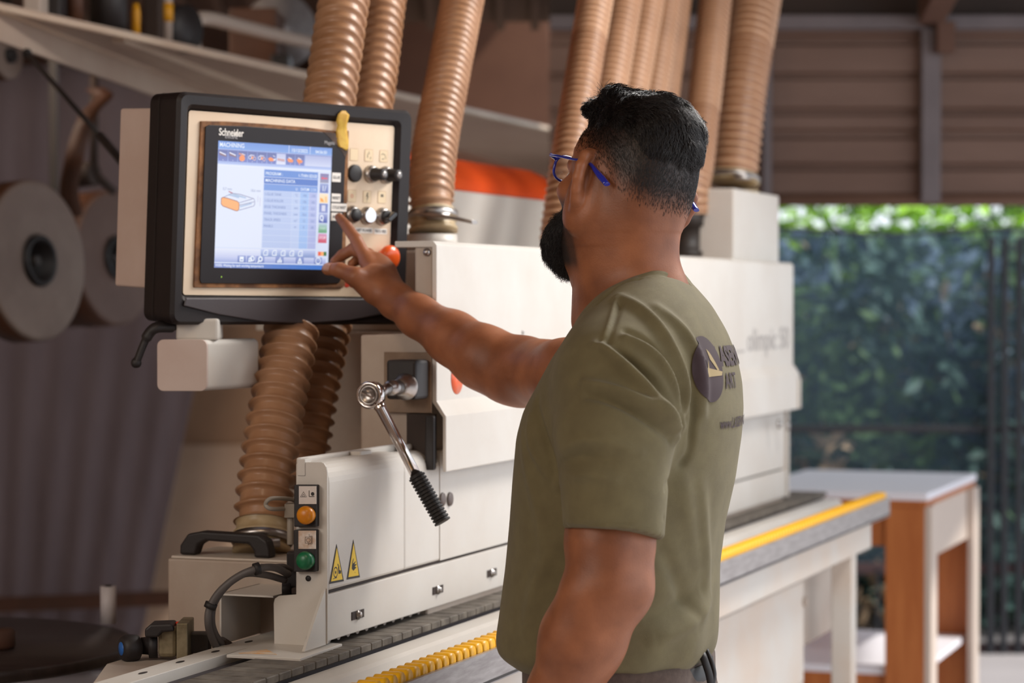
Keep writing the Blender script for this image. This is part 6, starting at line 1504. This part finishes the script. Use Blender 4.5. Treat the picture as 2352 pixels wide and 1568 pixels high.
# clipped hair around the fade
NHd = vnormals(VH, FH)
def kfade(B):
    r_, f_, u_ = hcoord(B); line = np.interp(f_, [-.12, -.08, -.03, .02, .06, .09], [-.010, .002, .032, .054, .062, .060]); rr_ = np.random.default_rng(3).random(len(B))
    return (u_ > line - .02 + .03 * rr_) & (u_ < .10) & (np.abs(r_) < .081) & ~((f_ > .06) & (u_ < .068))
s2 = strands('clipped_sides', VH, FH, NHd, 60000, .0045, comb_dir, .00028, M_hair, hair, 8, keep=kfade, seg=2, wave=.0003); s2['kind'] = 'stuff'
# ---------------------------------------------------------------- beard
gb = Grid((-.02, 3.16, 1.44), (.26, 3.50, 1.64), .0022)
for s in (-1, 1):
    gb.cap(hw(s * .059, .030, -.046), hw(s * .040, .070, -.080), .013, .024, k=.02); gb.cap(hw(s * .061, .024, -.024), hw(s * .059, .030, -.046), .009, .013, k=.012)
    gb.cap(hw(s * .012, .104, -.040), hw(s * .030, .094, -.058), .006, .008, k=.008); gb.cap(hw(s * .030, .094, -.058), hw(s * .028, .088, -.085), .010, .018, k=.014)
gb.cap(hw(-.014, .086, -.086), hw(.014, .086, -.086), .029, k=.02); gb.ell(hw(0, .084, -.097), HM, (.033, .031, .022), k=.02)
gb.cap(hw(0, .05, -.086), hw(0, .084, -.094), .024, .027, k=.02)
VB, FB = gb.nets(); NB = vnormals(VB, FB); VB = VB + NB * (.0012 * n3(VB, 300, 8))[:, None]
beard = make_mesh('beard', [(VB, FB)], M_hairtop, man); beard['label'] = 'full black beard'
def bdir(B, NN, r): D_ = (-HU * 1.0 + HF * .25)[None] + r.normal(0, .28, B.shape); D_ -= NN * (D_ * NN).sum(1)[:, None]; return D_ + NN * .35
s3 = strands('beard_strands', VB, FB, NB, 11000, .0075, bdir, .00034, M_hair, beard, 6, seg=3, wave=.0008); s3['kind'] = 'stuff'
# ---------------------------------------------------------------- glasses
gl_ = MB()
for s in (-1, 1):
    pth = [hw(s * .072, .094, .031), hw(s * .077, .070, .030), hw(s * .080, .035, .028), hw(s * .082, .008, .027), hw(s * .083, -.010, .024), hw(s * .082, -.028, .014), hw(s * .080, -.052, .000)]
    if s == -1: first = pth
    m_ = MB(); p2 = bez(pth, 6); rs = np.interp(np.linspace(0, 1, len(p2)), [0, .5, .75, .9, 1], [.0034, .0032, .0034, .0058, .0048]); m_.tube(p2, list(rs), 10, flat=.55)
    if s == -1: gfr = m_
    else: gfr2 = m_
fr = MB()
for s in (-1, 1):
    rimp = []
    for k in range(28):
        t = 2 * PI * k / 28; cxx = s * .034; rx, rz = .026, .0175
        ex = abs(math.cos(t)) ** .75 * math.copysign(1, math.cos(t)); ez = abs(math.sin(t)) ** .75 * math.copysign(1, math.sin(t)); rimp.append(hw(cxx + rx * ex, .1065 - .010 * abs(cxx + rx * ex) / .06, .018 + rz * ez))
    fr.tube(rimp + [rimp[0]], .0019, 8, caps=False)
fr.tube([hw(-.008, .1075, .024), hw(0, .110, .026), hw(.008, .1075, .024)], .0019, 8)
for s in (-1, 1): fr.tube([hw(s * .059, .0985, .028), hw(s * .068, .0965, .0305), hw(s * .072, .094, .031)], .0028, 8)
glas = fr.build('glasses', M_gframe, man, ); glas['label'] = 'blue framed glasses'
gfr.build('temple', M_gframe, glas); gfr2.build('temple', M_gframe, glas)
for s in (-1, 1):
    ln_ = MB(); pts = []
    for k in range(28):
        t = 2 * PI * k / 28; ex = abs(math.cos(t)) ** .75 * math.copysign(1, math.cos(t)); ez = abs(math.sin(t)) ** .75 * math.copysign(1, math.sin(t)); xx = s * .034 + .0255 * ex
        pts.append(hw(xx, .1060 - .010 * abs(xx) / .06, .018 + .017 * ez))
    ln_.prism(pts, HF * .0012); ln_.build('lens', M_glass, glas)
# ---------------------------------------------------------------- trousers, belt, shoes
gp = Grid((-.16, 3.02, .02), (.42, 3.52, 1.03), .006)
PC = P(1425, 1540, 3.26)
EM = np.array([TR_, TF, MZ])
gp.cap(PC + TR_ * -.07 + MZ * .02, PC + TR_ * .07 + MZ * .02, .112, k=.02)
gp.ell(PC + MZ * -.06, EM, (.172, .130, .12), k=.03)
gp.ell(PC - TF * .05 + MZ * -.09, EM, (.15, .09, .09), k=.03)
legs = []
for s in (-1, 1):
    hip = PC + TR_ * s * .088 - MZ * .12; kn = hip + TR_ * s * .03 + TF * .03; kn[2] = .50; an = kn + TR_ * s * .015 - TF * .05; an[2] = .085; legs.append((hip, kn, an))
    gp.cap(hip, kn, .090, .066, k=.03); gp.cap(kn, an, .066, .052, k=.02)
gp.halfspace((0, 0, .055), (0, 0, -1)); gp.halfspace((0, 0, P(1425, 1496, 3.26)[2]), (0, 0, 1))
VP_, FP_ = gp.nets(); VP_ = smooth(VP_, FP_, 2); trs = make_mesh('trousers', [(VP_, FP_)], M_trouser, man); trs['label'] = 'dark brown work trousers'
bmz = P(1425, 1512, 3.26)[2]
mb = MB(); RX, RF = .150, .122
ringb = lambda z, o: [np.array([PC[0], PC[1], z]) + TR_ * (RX + .012 + o) * math.cos(t) * 1.08 + TF * (RF + o) * math.sin(t) for t in np.linspace(0, 2 * PI, 48, endpoint=False)]
mb.loft([ringb(bmz - .036, -.004), ringb(bmz - .036, .0), ringb(bmz + .0, .0), ringb(bmz + .0, -.004)], caps=False, closed=True); mb.build('belt', M_belt, man)
mb = MB(); mb.tube(bez([P(1608, 1488, 3.20), P(1616, 1510, 3.185), P(1628, 1545, 3.18), P(1634, 1575, 3.18)], 6), .0055, 10, flat=.5); mb.tube(bez([P(1622, 1492, 3.20), P(1634, 1520, 3.19), P(1640, 1550, 3.185), P(1634, 1578, 3.18)], 6), .0035, 8); mb.build('belt_strap', M_belt, man)
for (hip, kn, an), s in zip(legs, (-1, 1)):
    gs = Grid(an - np.array([.26, .2, .1]), an + np.array([.2, .2, .1]), .005); fa = TF
    heel = an - fa * .04; toe = an + fa * .15; gs.cap((heel[0], heel[1], .05), (toe[0], toe[1], .042), .042, .038, k=.02); gs.cap((an[0], an[1], .06), (an[0], an[1], .10), .048, k=.03)
    gs.halfspace((0, 0, .0), (0, 0, -1)); v_, f_ = gs.nets(); make_mesh('shoe', [(v_, f_)], M_shoe, man)
print('part5 ok', len(VH), len(VR), len(V2))
